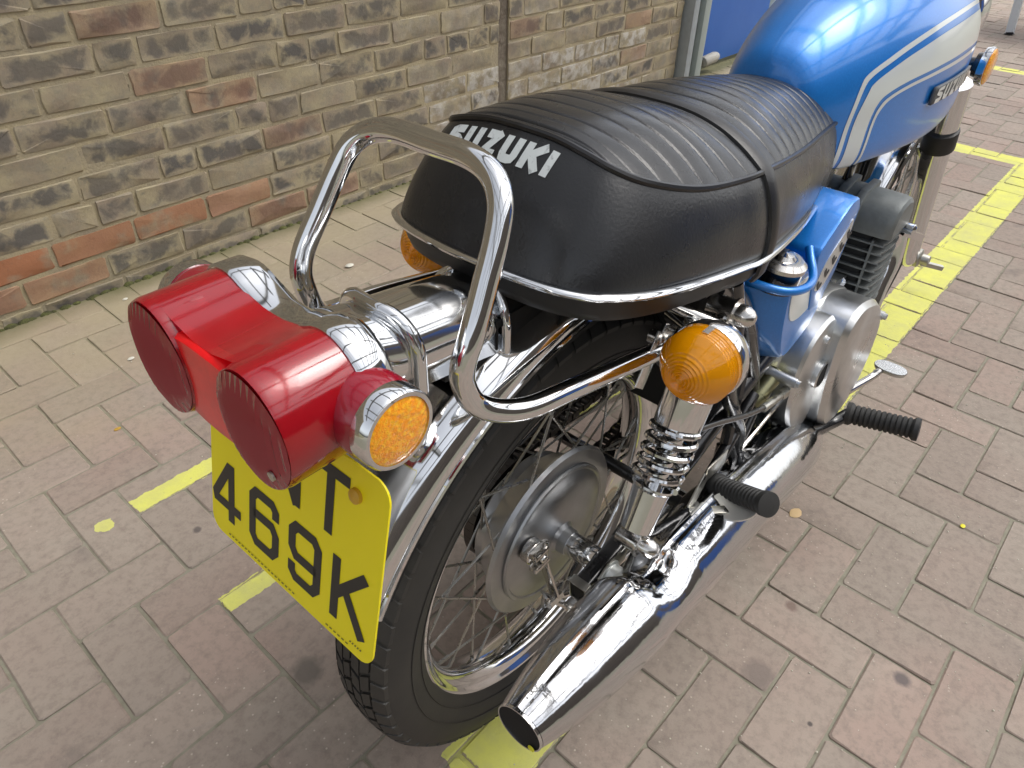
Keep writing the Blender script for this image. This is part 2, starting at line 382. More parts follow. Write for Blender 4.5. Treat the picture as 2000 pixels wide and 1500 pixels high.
# herringbone paving: u runs towards -y, v towards +x, 0.1 m unit
OX, OY = -.383, .687
items = []
for a in range(-24, 44):
    for b_ in range(-24, 96):
        if (a - b_ + 2) % 4 == 0: u0, u1, v0, v1 = a, a + 2, b_, b_ + 1
        elif (a - b_ - 1) % 4 == 0: u0, u1, v0, v1 = a, a + 1, b_, b_ + 2
        else: continue
        x0, x1 = v0 * .1 + OX, v1 * .1 + OX; y0, y1 = -u1 * .1 + OY, -u0 * .1 + OY
        if x1 < -1.5 or x0 > 8.2 or y1 < -2.2 or y0 > 1.66: continue
        if y0 < -.9 - .1 * 0 and x1 < -1.0: continue
        j = .0021 + rng.uniform(-.0005, .0009)
        y1c = min(y1, 1.675)
        items.append((x0 + j, x1 - j, y0 + j, y1c - j, rng.uniform(-.0012, .0012), (rng.rand(), rng.rand(), rng.rand(), 1)))
pav = struct(blocks('brick_paving', items, paving_material('clay_pavers')))
g = MB(); g.add([(-40, -40, -.0028), (60, -40, -.0028), (60, 40, -.0028), (-40, 40, -.0028)], [(0, 1, 2, 3)])
struct(obj('ground', g, paving_material('joint_sand', True), flat=True))

# brick wall -------------------------------------------------------------
WY = 1.685
def brick_material():
    m = D.materials.new('stock_bricks'); m.use_nodes = True; t = m.node_tree; b = t.nodes['Principled BSDF']
    geo = N(t, 'NewGeometry'); pos = geo.outputs['Position']
    at = N(t, 'Attribute'); at.attribute_name = 'tone'; sp = N(t, 'SeparateColor'); t.links.new(at.outputs['Color'], sp.inputs[0])
    off = N(t, 'VectorMath'); off.operation = 'MULTIPLY_ADD'; t.links.new(at.outputs['Color'], off.inputs[0]); off.inputs[1].default_value = (9, 9, 9); t.links.new(pos, off.inputs[2])
    lo = N(t, 'Attribute'); lo.attribute_name = 'local'; ls = N(t, 'SeparateColor'); t.links.new(lo.outputs['Color'], ls.inputs[0])
    ex = mth(t, 'ABSOLUTE', mth(t, 'MULTIPLY_ADD', ls.outputs[0], 2., -1.)); ey = mth(t, 'ABSOLUTE', mth(t, 'MULTIPLY_ADD', ls.outputs[1], 2., -1.))
    edge = mth(t, 'MAXIMUM', mth(t, 'POWER', ex, 7.), mth(t, 'POWER', ey, 3.))
    base = mixc(t, rng_(t, noise(t, off.outputs[0], 9, 4), .38, .66), (.375, .322, .208), (.295, .240, .178))
    base = mixc(t, rng_(t, noise(t, off.outputs[0], 19, 5, .7), .45, .75), base, (.245, .225, .175))
    sm0 = mth(t, 'SUBTRACT', mth(t, 'ADD', noise(t, off.outputs[0], 16, 5, .6, .4), .10), mth(t, 'MULTIPLY', edge, .30))
    smoke = mth(t, 'MULTIPLY', rng_(t, sm0, .46, .62), sp.outputs[0])
    c = mixc(t, smoke, base, (.118, .110, .100))
    c = mixc(t, mth(t, 'MULTIPLY', rng_(t, noise(t, off.outputs[0], 7, 2), .5, .66), mth(t, 'MULTIPLY', sp.outputs[0], .5)), c, (.19, .155, .125))
    orange = mth(t, 'MULTIPLY', rng_(t, noise(t, off.outputs[0], 11, 3), .30, .48), sp.outputs[1])
    c = mixc(t, orange, c, (.36, .155, .08))
    c = mixc(t, mth(t, 'MULTIPLY', sp.outputs[2], rng_(t, noise(t, off.outputs[0], 30, 4), .40, .62)), c, (.47, .45, .41))
    c = mixc(t, rng_(t, noise(t, pos, 160, 5, .7), .55, .8, 0, .5), c, (.14, .12, .10))
    # mortar smeared over the edges
    c = mixc(t, rng_(t, noise(t, pos, 26, 6, .7), .60, .78, 0, .55), c, (.335, .285, .20))
    t.links.new(c, b.inputs['Base Color']); b.inputs['Roughness'].default_value = .9; b.inputs['Specular IOR Level'].default_value = .2
    bp = N(t, 'Bump'); bp.inputs['Strength'].default_value = .8; bp.inputs['Distance'].default_value = .0025
    t.links.new(mth(t, 'ADD', noise(t, pos, 70, 7, .7), mth(t, 'MULTIPLY', noise(t, off.outputs[0], 20, 3), .8)), bp.inputs['Height']); t.links.new(bp.outputs[0], b.inputs['Normal'])
    return m
def wall_bricks(xa, xb, bm_):
    it = []; PZ_ = .0775; z0 = .03 - PZ_
    for r in range(42):
        za, zb = z0 + r * PZ_ + .006, z0 + (r + 1) * PZ_ - .0055
        x = xa - (.09 if r % 2 else .20) - .013 * ((r * 7) % 5)
        if r == 2: x = -.033 - .2265 * 5
        while x < xb:
            L = .2265 if (rng.rand() > .16 or r == 2) else .1135
            x1 = x + L
            a, b2 = max(x + .0052, xa), min(x1 - .0052, xb)
            if b2 - a > .03:
                smoke = float(rng.rand() > .15) * rng.uniform(.7, 1.0); orange = float(rng.rand() > .93) * rng.uniform(.2, .55); eff = 0.
                if r == 2 and -.3 < x < .55: orange, smoke = [.95, .75, .55, .9][int((x + .3) * 4) % 4], .35
                if r == 1 and x < -.1: orange = .5
                if 1.2 < x < 2.6 and z0 + r * PZ_ < .30: eff = rng.uniform(.4, 1.)
                if orange > .4: smoke *= .5
                if x > 1.1 and rng.rand() > .4: smoke *= .4; eff = max(eff, rng.uniform(0, .25))
                it.append((a, b2, za, zb, -WY + rng.uniform(-.0015, .0015), (smoke, orange, eff, 1)))
            x = x1
    return it
bmx = brick_material()
wall = empty('brick_wall', (0, 0, 0)); tag(wall, 'weathered yellow stock brick wall behind the motorcycle', 'wall')
wb = blocks('brickwork', wall_bricks(-5.0, 1.742, bmx) + wall_bricks(1.800, 3.135, bmx), bmx, dep=.02, ch=.0022, jit=.0022, axis='y'); wb.parent = wall
mort = mat('lime_mortar', (.385, .325, .205), .92, bump=(160, .8, .003), var=(11, (.27, .235, .17), .4, .7))
g = MB(); box(g, (-1.63, WY + .1080, 1.6), (6.74, .21, 3.3)); box(g, (2.4675, WY + .1080, 1.6), (1.335, .21, 3.3)); obj('mortar', g, mort, wall, flat=True)
g = MB(); box(g, (1.771, WY + .105, 1.6), (.062, .19, 3.3)); obj('movement_joint', g, mat('brown_joint_sealant', (.125, .10, .075), .85, bump=(35, .9, .01), var=(14, (.19, .165, .125), .4, .65)), wall)
mossm = mat('moss', (.10, .105, .03), .95, bump=(300, 1, .004), var=(40, (.05, .05, .02), .4, .6))
g = MB()
for i in range(150):
    x = -1.2 + 4.3 * (i / 150.) + rng.uniform(-.01, .01); r = rng.uniform(.006, .017) * (1.2 if x < .9 else .7)
    lathe(g, [(0, r), (r * .3, r * .8), (r * .5, r * .3), (r * .52, 0)], (x, WY - rng.uniform(.0, .006), -.004), (0, 0, 1), 8)
ms = obj('moss_strip', g, mossm); ms['kind'] = 'stuff'; tag(ms, 'strip of dark moss and grit along the foot of the wall', 'moss')

# grey steel door frame, blue door and what stands beyond ------------------
fr = empty('steel_door_frame', (3.16, 1.69, 0)); tag(fr, 'grey steel upright frame at the right end of the brick wall', 'door frame')
gp = mat('grey_painted_steel', (.33, .37, .40), .45, var=(20, (.29, .32, .34), .4, .7)); gp2 = mat('darker_grey_steel', (.22, .26, .285), .5); gp3 = mat('greenish_grey_steel', (.33, .38, .37), .5)
g = MB(); box(g, (.025, -.005, 1.1), (.05, .10, 2.2)); obj('outer_post', g, gp, fr, bevel=.003)
g = MB(); box(g, (.085, .02, 1.1), (.068, .08, 2.2)); obj('rebate', g, gp2, fr, bevel=.003)
g = MB(); box(g, (.150, -.002, 1.1), (.060, .10, 2.2)); obj('inner_post', g, gp3, fr, bevel=.003)
dr = empty('blue_door', (3.37, 1.765, 0)); tag(dr, 'plain blue door panel seen past the grey frame', 'door')
g = MB(); box(g, (.46, 0, 1.08), (.92, .04, 2.12)); obj('leaf', g, mat('blue_door_paint', (.035, .14, .50), .5, var=(4, (.045, .16, .53), .4, .7)), dr, bevel=.004)
g = MB(); lathe(g, [(0, .0), (0, .026), (.012, .030), (.10, .030), (.125, .022), (.13, 0)], (.10, -.065, .060), (.9, -.10, .12), 20)
obj('door_stop', g, mat('grey_rubber_stop', (.36, .35, .31), .6), dr)
g = MB(); lathe(g, [(0, .0), (0, .018), (.05, .018), (.05, 0)], (.085, -.02, .045), (.1, -.9, .2), 16); obj('door_stop_bracket', g, chrome_old, dr)
vm = empty('display_cabinet', (4.55, 1.80, 0)); tag(vm, 'dark panelled cabinet with white plinth beyond the blue door', 'cabinet')
g = MB(); box(g, (.12, 0, .17), (.44, .25, .34)); obj('plinth', g, mat('pale_plinth', (.62, .70, .72), .5), vm, bevel=.01)
g = MB(); box(g, (.10, .02, 1.0), (.40, .2, 1.3)); obj('dark_panel', g, mat('charcoal_panel', (.035, .05, .06), .4), vm, bevel=.005)
bd = empty('red_white_banner', (5.02, 1.70, 0)); tag(bd, 'red and white upright board on a thin white post beyond the cabinet', 'board')
g = MB(); box(g, (-.06, 0, .9), (.05, .04, 1.8)); obj('post', g, mat('white_post', (.7, .72, .74), .4), bd, bevel=.004)
g = MB(); box(g, (.06, 0, 1.0), (.18, .02, 1.6)); obj('red_strip', g, mat('red_board', (.65, .05, .045), .5), bd, bevel=.003)
g = MB(); box(g, (.42, 0, 1.0), (.52, .02, 1.6)); obj('white_board', g, mat('white_board_paint', (.75, .77, .8), .5), bd, bevel=.003)
# white metal stand at the far right
st = empty('white_metal_stand', (6.15, .72, 0)); tag(st, 'white painted metal stand on slanted legs at the top right corner', 'stand')
wm = mat('white_powder_coat', (.62, .66, .68), .45)
for (x0, y0, x1, y1) in ((-.12, -.02, .10, .10), (-.12, -.9, .10, -.78), (.65, -.02, .45, .10), (.65, -.9, .45, -.78)):
    g = MB(); beam(g, (x0, y0, .01), (x1, y1, .74), .05, .05); obj('leg', g, wm, st, bevel=.004)
    g = MB(); box(g, (x0, y0, .004), (.06, .055, .008)); obj('foot', g, black, st)
g = MB(); box(g, (.27, -.40, .76), (.75, 1.1, .03)); obj('top', g, wm, st, bevel=.005)

# unseen canopy beams added overhead to show as dark lines in the chrome ---------
cp = empty('reflection_canopy', (0, 0, 0)); tag(cp, 'unseen steel canopy frame added overhead for its reflection in the chrome', 'canopy')
cm = mat('canopy_steel', (.16, .165, .17), .6); rm_ = mat('canopy_board', (.40, .39, .36), .8)
g = MB()
for i in range(9): box(g, (-3.2 + i * 1.15, -1.6, 3.32), (.07, 6.0, .16))
for i in range(4): box(g, (1.2, -4.2 + i * 1.75, 3.20), (10.5, .09, .10))
obj('rafters', g, cm, cp, flat=True)
# unseen building added behind the camera for dark and blue chrome reflections
bb = empty('reflection_building', (0, -7.0, 0)); tag(bb, 'unseen dark brick building with blue shutters, added behind the viewer for chrome reflections', 'building')
g = MB(); box(g, (1, -1.5, 2.0), (26, 2.8, 4.0)); obj('wall', g, mat('reflected_brick', (.20, .165, .14), .9, var=(6, (.11, .09, .08), .4, .7)), bb, flat=True)
for i in range(2):
    g = MB(); box(g, (7.5 + i * 4.2, -.08, 1.3), (2.6, .08, 2.6)); obj('reflected_shutter', g, mat('shutter_blue', (.03, .13, .5), .5), bb, flat=True)
# ================================================================== MOTORCYCLE (x forward, y left, z up; rear axle above its origin)
bk = empty('motorcycle', (-.004, -.002, 0), math.radians(.73))
tag(bk, 'blue vintage motorcycle with black ribbed seat and chrome exhausts on the brick paving', 'motorcycle')
AZL = .351
nz = lambda p: np.array(p, float)
def mir(p): return (p[0], -p[1], p[2])

# ---- seat
rows = []; VV = np.linspace(0, 1, 11)
def ring_at(v):
    R_ = [seat_side(i, v) for i in range(NC)]
    return [(p[0], -p[1], p[2]) for p in R_][::-1] + [(p[0], p[1], p[2]) for p in R_][1:]
g = MB(); rings = []
for s_, dz in ((.90, -.031), (.955, -.028), (.975, -.020), (.985, -.004)):
    rings.append([(.12 + (p[0] - .12) * (s_ * .5 + .5), p[1] * s_, p[2] + dz) for p in ring_at(0)])
gb = MB(); loft(gb, rings + [ring_at(0)], cap=False, closed=False)
gb.add([rings[0][i] for i in range(len(rings[0]))], [tuple(range(len(rings[0])))])
loft(g, [ring_at(v) for v in VV], cap=False, closed=False)
e0 = ring_at(0)[0]; e1 = ring_at(0)[-1]; n_ = len(ring_at(0))
fr_ = [ring_at(v)[0] for v in VV] + [ring_at(v)[-1] for v in VV][::-1]; g.add(fr_, [tuple(range(len(fr_)))])
seat = obj('seat', g, vinyl, bk, sharp=60)
obj('seat_base', gb, mat('seat_base_black', (.012, .012, .012), .5), seat, sharp=50)
# pleated top
g = MB(); NX, NY = 644, 40; vs = []
X0, X1 = -.0632, .57
for i in range(NX + 1):
    x = X0 + (X1 - X0) * i / NX
    for j in range(NY + 1):
        v = -1 + 2 * j / NY
        # width of the top at this station, rear corners rounded
        hw = np.interp(x, PX, PY); pz = np.interp(x, PX, PZ)
        if x < -.055: hw = np.interp(x, [-.0632, -.062, -.0605, -.055], [.02, .037, .066, .090])
        if x < -.055: pz = float(np.interp(abs(hw * v), [0, .035, .065, .090], [.899, .8975, .892, .884]))
        y = hw * v; a = abs(v)
        z = pz + (max(seat_cz(x), pz) - pz) * (1 - a ** 2.6) * min(1, max(0, (x - X0)) / .012) + .0015 * (1 - a ** 6) * min(1, (x - X0) / .02)
        bow = .010 * (1 - v * v)
        ph = ((x + bow - .012) / .0268) % 1.0
        gr = abs(math.sin(PI * ph)); amp = .0019 * min(1, (1 - a) / .10)
        if -.040 < x < .145 or .172 < x < .50: z += -.0017 * min(1, (1 - a) / .10) * max(0, 1 - gr / .22) + .0007 * gr
        if .143 < x < .167: z -= .004
        vs.append((x, y, z))
fs = []
for i in range(NX):
    for j in range(NY): k = i * (NY + 1) + j; fs.append((k, k + 1, k + NY + 2, k + NY + 1))
g.add(vs, fs); top_vs = np.array(vs).reshape(NX + 1, NY + 1, 3)
obj('pleated_top', g, vinyl, seat, sharp=180)
g = MB(); tube(g, ring_at(1.0), .0034, 8, smooth=0); obj('piping', g, mat('piping_vinyl', (.010, .010, .011), .3), seat)
g = MB(); tr = [(p[0] + (-.002 if p[0] < -.1 else 0), p[1] * 1.015, p[2]) for p in ring_at(0)]; tube(g, tr, .0068, 10, smooth=0, flat=.55); obj('trim_strip', g, chrome, seat)
# strap over the seat
k0 = int(np.argmin(abs(TC[:, 0] - .155))); prof = []
b0 = seat_side(k0, 0); prof.append((b0[1] * .95, b0[2] - .030)); prof.append((b0[1] * .985, b0[2] - .020))
for v in np.linspace(0, .97, 9):
    p = seat_side(k0, v); prof.append((p[1], p[2]))
jj = int(round((.155 - X0) / (X1 - X0) * NX))
for j in range(NY - 1, NY // 2 - 1, -1): prof.append((abs(top_vs[jj, j][1]), top_vs[jj, j][2] + .004))
full = [(-a, b) for a, b in prof] + [(a, b) for a, b in prof[::-1][1:]]
g = MB(); rr = []
cyc, czc = 0, .79
for dx, dn in ((-.0105, .0005), (-.0095, .0038), (-.004, .0052), (.004, .0052), (.0095, .0038), (.0105, .0005)):
    line = []
    for i, (a, b) in enumerate(full):
        p0 = nz(full[max(i - 1, 0)]); p1 = nz(full[min(i + 1, len(full) - 1)]); d = p1 - p0; d /= np.linalg.norm(d) + 1e-9; nn = np.array([-d[1], d[0]])
        if np.dot(nn, nz((a, b)) - nz((0, .79))) < 0: nn = -nn
        xx = .155 + dx + (.014 * (1 - min(1, abs(a) / .16)) * 0)
        line.append((xx, a + nn[0] * dn, b + nn[1] * dn))
    rr.append(line)
loft(g, rr, cap=False, closed=False); obj('strap', g, mat('strap_vinyl', (.009, .009, .010), .36, bump=(420, .25, .0006)), seat, sharp=50)
# lettering on the rear face
ysr = [seat_side(i, .7)[1] for i in np.linspace(0, 60, 241)]
def seat_txt(s, t, l):
    # s: metres from the left edge of the word (towards the right of the bike), t: height
    y = .076 - s; v = .735 + t / .112
    ay = abs(y); ii = np.linspace(0, 60, 241)
    yy = np.array([seat_side(i, v)[1] for i in ii[:200]]); i = float(np.interp(ay, yy, ii[:200]))
    p = seat_side(i, min(v, .985)); q = seat_side(i + .5, min(v, .985)); r_ = seat_side(i, min(v, .985) - .05)
    n = np.cross(q - p, p - r_); n /= np.linalg.norm(n)
    if n[0] > 0: n = -n
    p = p + n * (.0006 + .00004 * l)
    return (p[0], p[1] if y > 0 else -p[1], p[2])
g = MB(); strokes(g, seat_txt, 'SUZUKI', BOLD, .0215, .0175, .0072, .0052, step=.12, slant=.10, widths={'I': .008, 'K': .0195})
obj('seat_lettering', g, ltext, seat, flat=True)

# ---- fuel tank
g = MB(); xs_ = list(np.linspace(.431, 1.004, 80)); rings = []
vv_ = np.linspace(0, 1, 34)
for x in xs_:
    a = [tank_pt(x, v) for v in vv_]
    rings.append([(p[0], -p[1], p[2]) for p in a] + [tuple(p) for p in a[::-1][1:-1]])
loft(g, rings); tank = obj('fuel_tank', g, blue, bk, sharp=70)
def tank_on(x, v, off):
    p = tank_pt(x, v); a = tank_pt(min(x + .004, 1.003), v); b = tank_pt(x, min(v + .01, 1))
    n = np.cross(a - p, b - p); n /= np.linalg.norm(n)
    if n[1] < 0: n = -n
    return p + n * off
def ribbon(g, A_, B_, side, off=.0006, n=9, m=6):
    a = cr([(x, v, 0) for x, v in A_], n); b = cr([(x, v, 0) for x, v in B_], n); vs = []
    for p, q in zip(a, b):
        for k in range(m + 1):
            f = k / m; r_ = tank_on(p[0] * (1 - f) + q[0] * f, p[1] * (1 - f) + q[1] * f, off); vs.append((r_[0], side * r_[1], r_[2]))
    fs = [(i * (m + 1) + k, i * (m + 1) + k + 1, (i + 1) * (m + 1) + k + 1, (i + 1) * (m + 1) + k) for i in range(len(a) - 1) for k in range(m)]
    g.add(vs, fs)
o1 = [(.503, .10), (.507, .26), (.512, .437), (.523, .554), (.538, .594), (.583, .614), (.638, .632), (.727, .654), (.87, .678), (.995, .69)]
i1 = [(.513, .10), (.516, .252), (.520, .425), (.530, .534), (.546, .574), (.591, .594), (.646, .614), (.735, .638), (.868, .662), (.995, .674)]
o2 = [(.519, .10), (.524, .230), (.528, .413), (.541, .512), (.554, .546), (.598, .570), (.653, .590), (.742, .614), (.871, .636), (.995, .65)]
i2 = [(.553, .10), (.558, .20), (.562, .369), (.570, .440), (.588, .468), (.635, .484), (.703, .492), (.787, .502), (.87, .512), (.995, .522)]
o3 = [(.560, .10), (.565, .20), (.569, .361), (.578, .426), (.598, .452), (.646, .469), (.711, .477), (.797, .487), (.87, .495), (.995, .505)]
i3 = [(.565, .10), (.571, .20), (.575, .353), (.585, .412), (.606, .439), (.654, .455), (.719, .462), (.80, .470), (.87, .477), (.995, .486)]
for sd in (-1, 1):
    for a, b in ((o1, i1), (o2, i2), (o3, i3)):
        g = MB(); ribbon(g, a, b, sd); obj('stripe', g, white, tank, sharp=180)
badge_v = lambda s, t: (.728 + s * .178, .352 + t * .058 + s * .006)
g = MB(); vs = []; NB = 16
for i in range(NB + 1):
    for k in range(5):
        x, v = badge_v(i / NB, k / 4); p = tank_on(x, v, .004); vs.append((p[0], -p[1], p[2]))
fs = [(i * 5 + k, i * 5 + k + 1, i * 5 + k + 6, i * 5 + k + 5) for i in range(NB) for k in range(4)]
g.add(vs, fs); bo = obj('badge', g, mat('badge_recess', (.10, .105, .11), .5), tank, sharp=180)
md = bo.modifiers.new('s', 'SOLIDIFY'); md.thickness = .004; md.offset = 0
def badge_fn(s, t, l):
    x, v = badge_v(s / .176, t / .032); p = tank_on(min(x, .95), v, .0068 + .00005 * l); return (p[0], -p[1], p[2])
g = MB(); strokes(g, badge_fn, 'SUZUKI', BOLD, .029, .0225, .0075, .0065, x0=.009, step=.3, slant=.12, widths={'I': .008})
obj('badge_lettering', g, white, tank, flat=True)
g = MB()
for k, vs_ in ((0, .0),):
    pts = [tank_on(x, .055, .001) for x in np.linspace(.45, .99, 24)]
    tube(g, [(p[0], -p[1], p[2]) for p in pts], .0035, 8, smooth=0); tube(g, [tuple(p) for p in pts], .0035, 8, smooth=0)
obj('bottom_seam', g, blue, tank)
g = MB(); lathe(g, [(-.01, .032), (.012, .032), (.020, .028), (.022, 0)], (.72, 0, .965), (0, 0, 1)); obj('filler_cap', g, chrome, tank)

# ---- tail light
def dumb(y0, r, waist, n=26, zc=.797, kz=1.16):
    pts = []
    # right lobe (negative y) outer arc then waist then left lobe
    for k in range(n): a = math.radians(-118 + 236 * k / (n - 1)); pts.append((-(y0 + r * math.cos(a)), zc + kz * r * math.sin(a)))
    right = [(y, z) for y, z in pts]   # from lower inner to upper inner
    top = [(-.012, zc + waist), (0, zc + waist * .985), (.012, zc + waist)]
    left = [(-y, z) for y, z in right[::-1]]
    wb = waist * 1.16
    bot = [(.012, zc - wb), (0, zc - wb), (-.012, zc - wb)]
    return right + top + left + bot
def dring(x, y0, r, w_): return [(x, y, z) for y, z in dumb(y0, r, w_)]
g = MB(); loft(g, [dring(-.292, .050, .030, .020), dring(-.296, .056, .038, .028), dring(-.302, .0585, .0415, .032), dring(-.322, .0585, .0420, .0325), dring(-.3245, .0580, .0405, .031)])
tl = obj('tail_light', g, chrome, bk, sharp=45)
g = MB(); loft(g, [dring(-.3235, .0580, .0395, .0345), dring(-.345, .0578, .0398, .0345), dring(-.378, .0570, .0396, .0340)], cap=False)
for sd in (-1, 1):
    rv = [(sd * .0575 + .0396 * math.cos(t), .797 + .0460 * math.sin(t)) for t in np.linspace(0, 2 * PI, 48, endpoint=False)]
    loft(g, [[(-.350, y, z) for y, z in rv], [(-.3805, y, z) for y, z in rv], [(-.3845, sd * .0575 + (y - sd * .0575) * .965, .797 + (z - .797) * .975) for y, z in rv]])
lens = obj('red_lens', g, red, tl, sharp=50)
g = MB(); loft(g, [[(x, y, .797 + s_ * z) for y, z in ((-.034, .030), (-.018, .0315), (0, .0318), (.018, .0315), (.034, .030), (.034, -.034), (.018, -.0365), (0, -.0372), (-.018, -.0365), (-.034, -.034))] for x, s_ in ((-.370, 1.04), (-.3786, 1.05), (-.3820, .98), (-.3830, .6))])
obj('centre_lens', g, redc, tl, sharp=40)
for sd in (-1, 1):
    g = MB(); vs = []; NR = 26
    for i in range(NR + 1):
        yy = -.0376 + .0752 * i / NR; hh = math.sqrt(max(.0380 ** 2 - yy * yy, 0)) * 1.155
        for k in range(9):
            tt = -1 + 2 * k / 8; dx = -.3846 - .0055 * (1 - (yy / .039) ** 2) * (1 - tt * tt * .7) - (.0022 * math.sqrt(max(0, 1 - (yy / .0376) ** 2)) * (1 - tt ** 6) if i % 2 else 0)
            vs.append((dx, sd * .0575 + yy, .797 + hh * tt))
    g.add(vs, [(i * 9 + k, i * 9 + k + 1, i * 9 + k + 10, i * 9 + k + 9) for i in range(NR) for k in range(8)])
    obj('ribbed_lens', g, redd, tl, sharp=30)
    g = MB(); lathe(g, [(0, .0), (0, .0035), (.0015, .0035), (.002, 0)], (-.3890, sd * .078, .775), (-1, 0, 0), 12)
    if sd < 0: obj('screw', g, zinc, tl)
    # side reflector: red fairing, chrome ring, amber face
    g = MB(); lathe(g, [(-.028, .030), (-.006, .030), (.0, .0275)], (-.3225, sd * .112, .797), (0, sd, 0), 30)
    obj('reflector_fairing', g, redd, tl)
    g = MB(); lathe(g, [(-.002, .0270), (-.002, .0292), (.010, .0292), (.0125, .0278), (.0125, .0250), (.008, .0245)], (-.3225, sd * .113, .797), (0, sd, 0), 34); obj('reflector_ring', g, chrome, tl)
    g = MB(); vs = [];
    lathe(g, [(.004, .0250), (.0112, .0248), (.0126, .0215), (.0132, .012), (.0134, 0)], (-.3225, sd * .113, .797), (0, sd, 0), 34)
    obj('reflector', g, amberr, tl)
# chrome bracket that carries the lamp
def ubr(x, hw, zt, zb, rad=.028):
    pts = [(x, -hw, zb)]
    for k in range(9): a = PI - (PI / 2) * k / 8; pts.append((x, -hw + rad + rad * math.cos(a), zt - rad + rad * math.sin(a)))
    for k in range(9): a = PI / 2 - (PI / 2) * k / 8; pts.append((x, hw - rad + rad * math.cos(a), zt - rad + rad * math.sin(a)))
    return pts + [(x, hw, zb)]
g = MB(); loft(g, [ubr(-.292, .040, .812, .752, .03), ubr(-.268, .041, .806, .744, .032), ubr(-.245, .042, .800, .738, .034), ubr(-.20, .042, .794, .732, .034), ubr(-.155, .042, .787, .726, .034), ubr(-.120, .043, .780, .720, .034)], cap=False, closed=False)
tb = obj('lamp_bracket', g, chrome, bk, sharp=80); md = tb.modifiers.new('s', 'SOLIDIFY'); md.thickness = .0025; md.offset = -1
g = MB(); u1 = ubr(-.232, .044, .803, .735, .034); tube(g, [(p[0] + (.010 * abs(p[1]) / .04 - .012), p[1], p[2]) for p in u1], .0065, 10, smooth=2); obj('bracket_collar', g, chrome, tb)
g = MB(); u1 = ubr(-.118, .0455, .783, .720, .036); tube(g, [(p[0] + .35 * max(0, .045 - abs(p[1])) - .012, p[1], p[2]) for p in u1], .0045, 10, smooth=2); obj('bracket_lip', g, chrome, tb)
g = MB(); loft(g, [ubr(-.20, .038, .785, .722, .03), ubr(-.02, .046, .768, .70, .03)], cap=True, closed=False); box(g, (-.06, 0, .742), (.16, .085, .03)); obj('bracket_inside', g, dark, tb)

# ---- number plate
pc0 = nz((-.363, 0, .568)); pu = nz((0, -1, 0)); pv = nz((.2267, 0, 1)); pv /= np.linalg.norm(pv); pn = np.cross(pv, pu); pn = pn if pn[0] < 0 else -pn
def pl(u, v, o=0.): return tuple(pc0 + pu * (u - .004) + pv * v + pn * o)
W2, H0, H1, RC = .1165, -.006, .174, .016
pts = []
for cx, cy, a0 in ((W2 - RC, H1 - RC, 0), (-W2 + RC, H1 - RC, 90), (-W2 + RC, H0 + RC, 180), (W2 - RC, H0 + RC, 270)):
    for k in range(7): a = math.radians(a0 + 15 * k); pts.append((cx + RC * math.cos(a), cy + RC * math.sin(a)))
g = MB(); loft(g, [[pl(u, v, -.0018) for u, v in pts], [pl(u, v, 0) for u, v in pts]]); npl = obj('number_plate', g, yellow, bk, sharp=30)
g = MB(); loft(g, [[pl(u * .97, .083 + (v - .083) * .96, -.005) for u, v in pts], [pl(u * .97, .083 + (v - .083) * .96, -.0021) for u, v in pts]]); obj('backing_plate', g, alu, npl, sharp=30)
g = MB(); strokes(g, lambda x, y, l: pl(x - .117, y + .0148, .0004 + .00005 * l), '469K', PLATE, .0645, .0445, .0098, .0135, x0=.004, step=.3)
strokes(g, lambda x, y, l: pl(x - .117, y + .094, .0004 + .00005 * l), 'NT', PLATE, .0645, .0435, .0098, .0145, x0=.090, step=.3)
obj('registration_characters', g, ink, npl, flat=True)
fpm = mat('faint_print', (.22, .20, .02), .5)
for lo_, hi_ in ((0, 20), (28, 34)):   # small maker's print along the lower edge: illegible dashes
    g = MB()
    for i in range(lo_, hi_):
        u = -.088 + i * .0052; g.add([pl(u, -.001, .0005), pl(u + .003, -.001, .0005), pl(u + .0034, .0006, .0005), pl(u + .0004, .0006, .0005)], [(0, 1, 2, 3)])
    obj('fine_print', g, fpm, npl, flat=True)
g = MB()
for i in range(5): u = .088 + i * .0032; g.add([pl(u, .004, .0005), pl(u + .002, .004, .0005), pl(u + .0026, .0062, .0005), pl(u + .0012, .0062, .0005)], [(0, 1, 2, 3)])
obj('maker_print', g, D.materials['faint_print'], npl, flat=True)
for u in (-.082, .082):
    g = MB(); lathe(g, [(0, .0065), (.003, .0062), (.0045, .004), (.005, 0)], pl(u, .148, 0), pn, 18); obj('plate_screw', g, mat('ochre_screw_cap', (.62, .36, .03), .4), npl) if u > 0 else None
g = MB(); beam(g, (-.318, -.02, .735), (-.30, -.02, .765), .02, .003); beam(g, (-.318, .02, .735), (-.30, .02, .765), .02, .003); obj('plate_stay', g, chrome_old, npl)

# ---- grab rail
half = [(.115, -.138, .676), (.055, -.130, .682), (.0, -.126, .693), (-.07, -.1225, .706), (-.14, -.1200, .720), (-.182, -.1165, .727), (-.210, -.1080, .736), (-.228, -.0990, .750), (-.236, -.0955, .772), (-.2370, -.0975, .792), (-.229, -.0985, .812), (-.211, -.0940, .842), (-.193, -.0890, .872), (-.181, -.0815, .893), (-.172, -.0640, .906), (-.168, -.0380, .911)]
path = half + [(-.168, 0, .911)] + [mir(p) for p in half[::-1]]
g = MB(); tube(g, path, .0098, 20, smooth=6); gr_ = obj('grab_rail', g, chrome, bk)

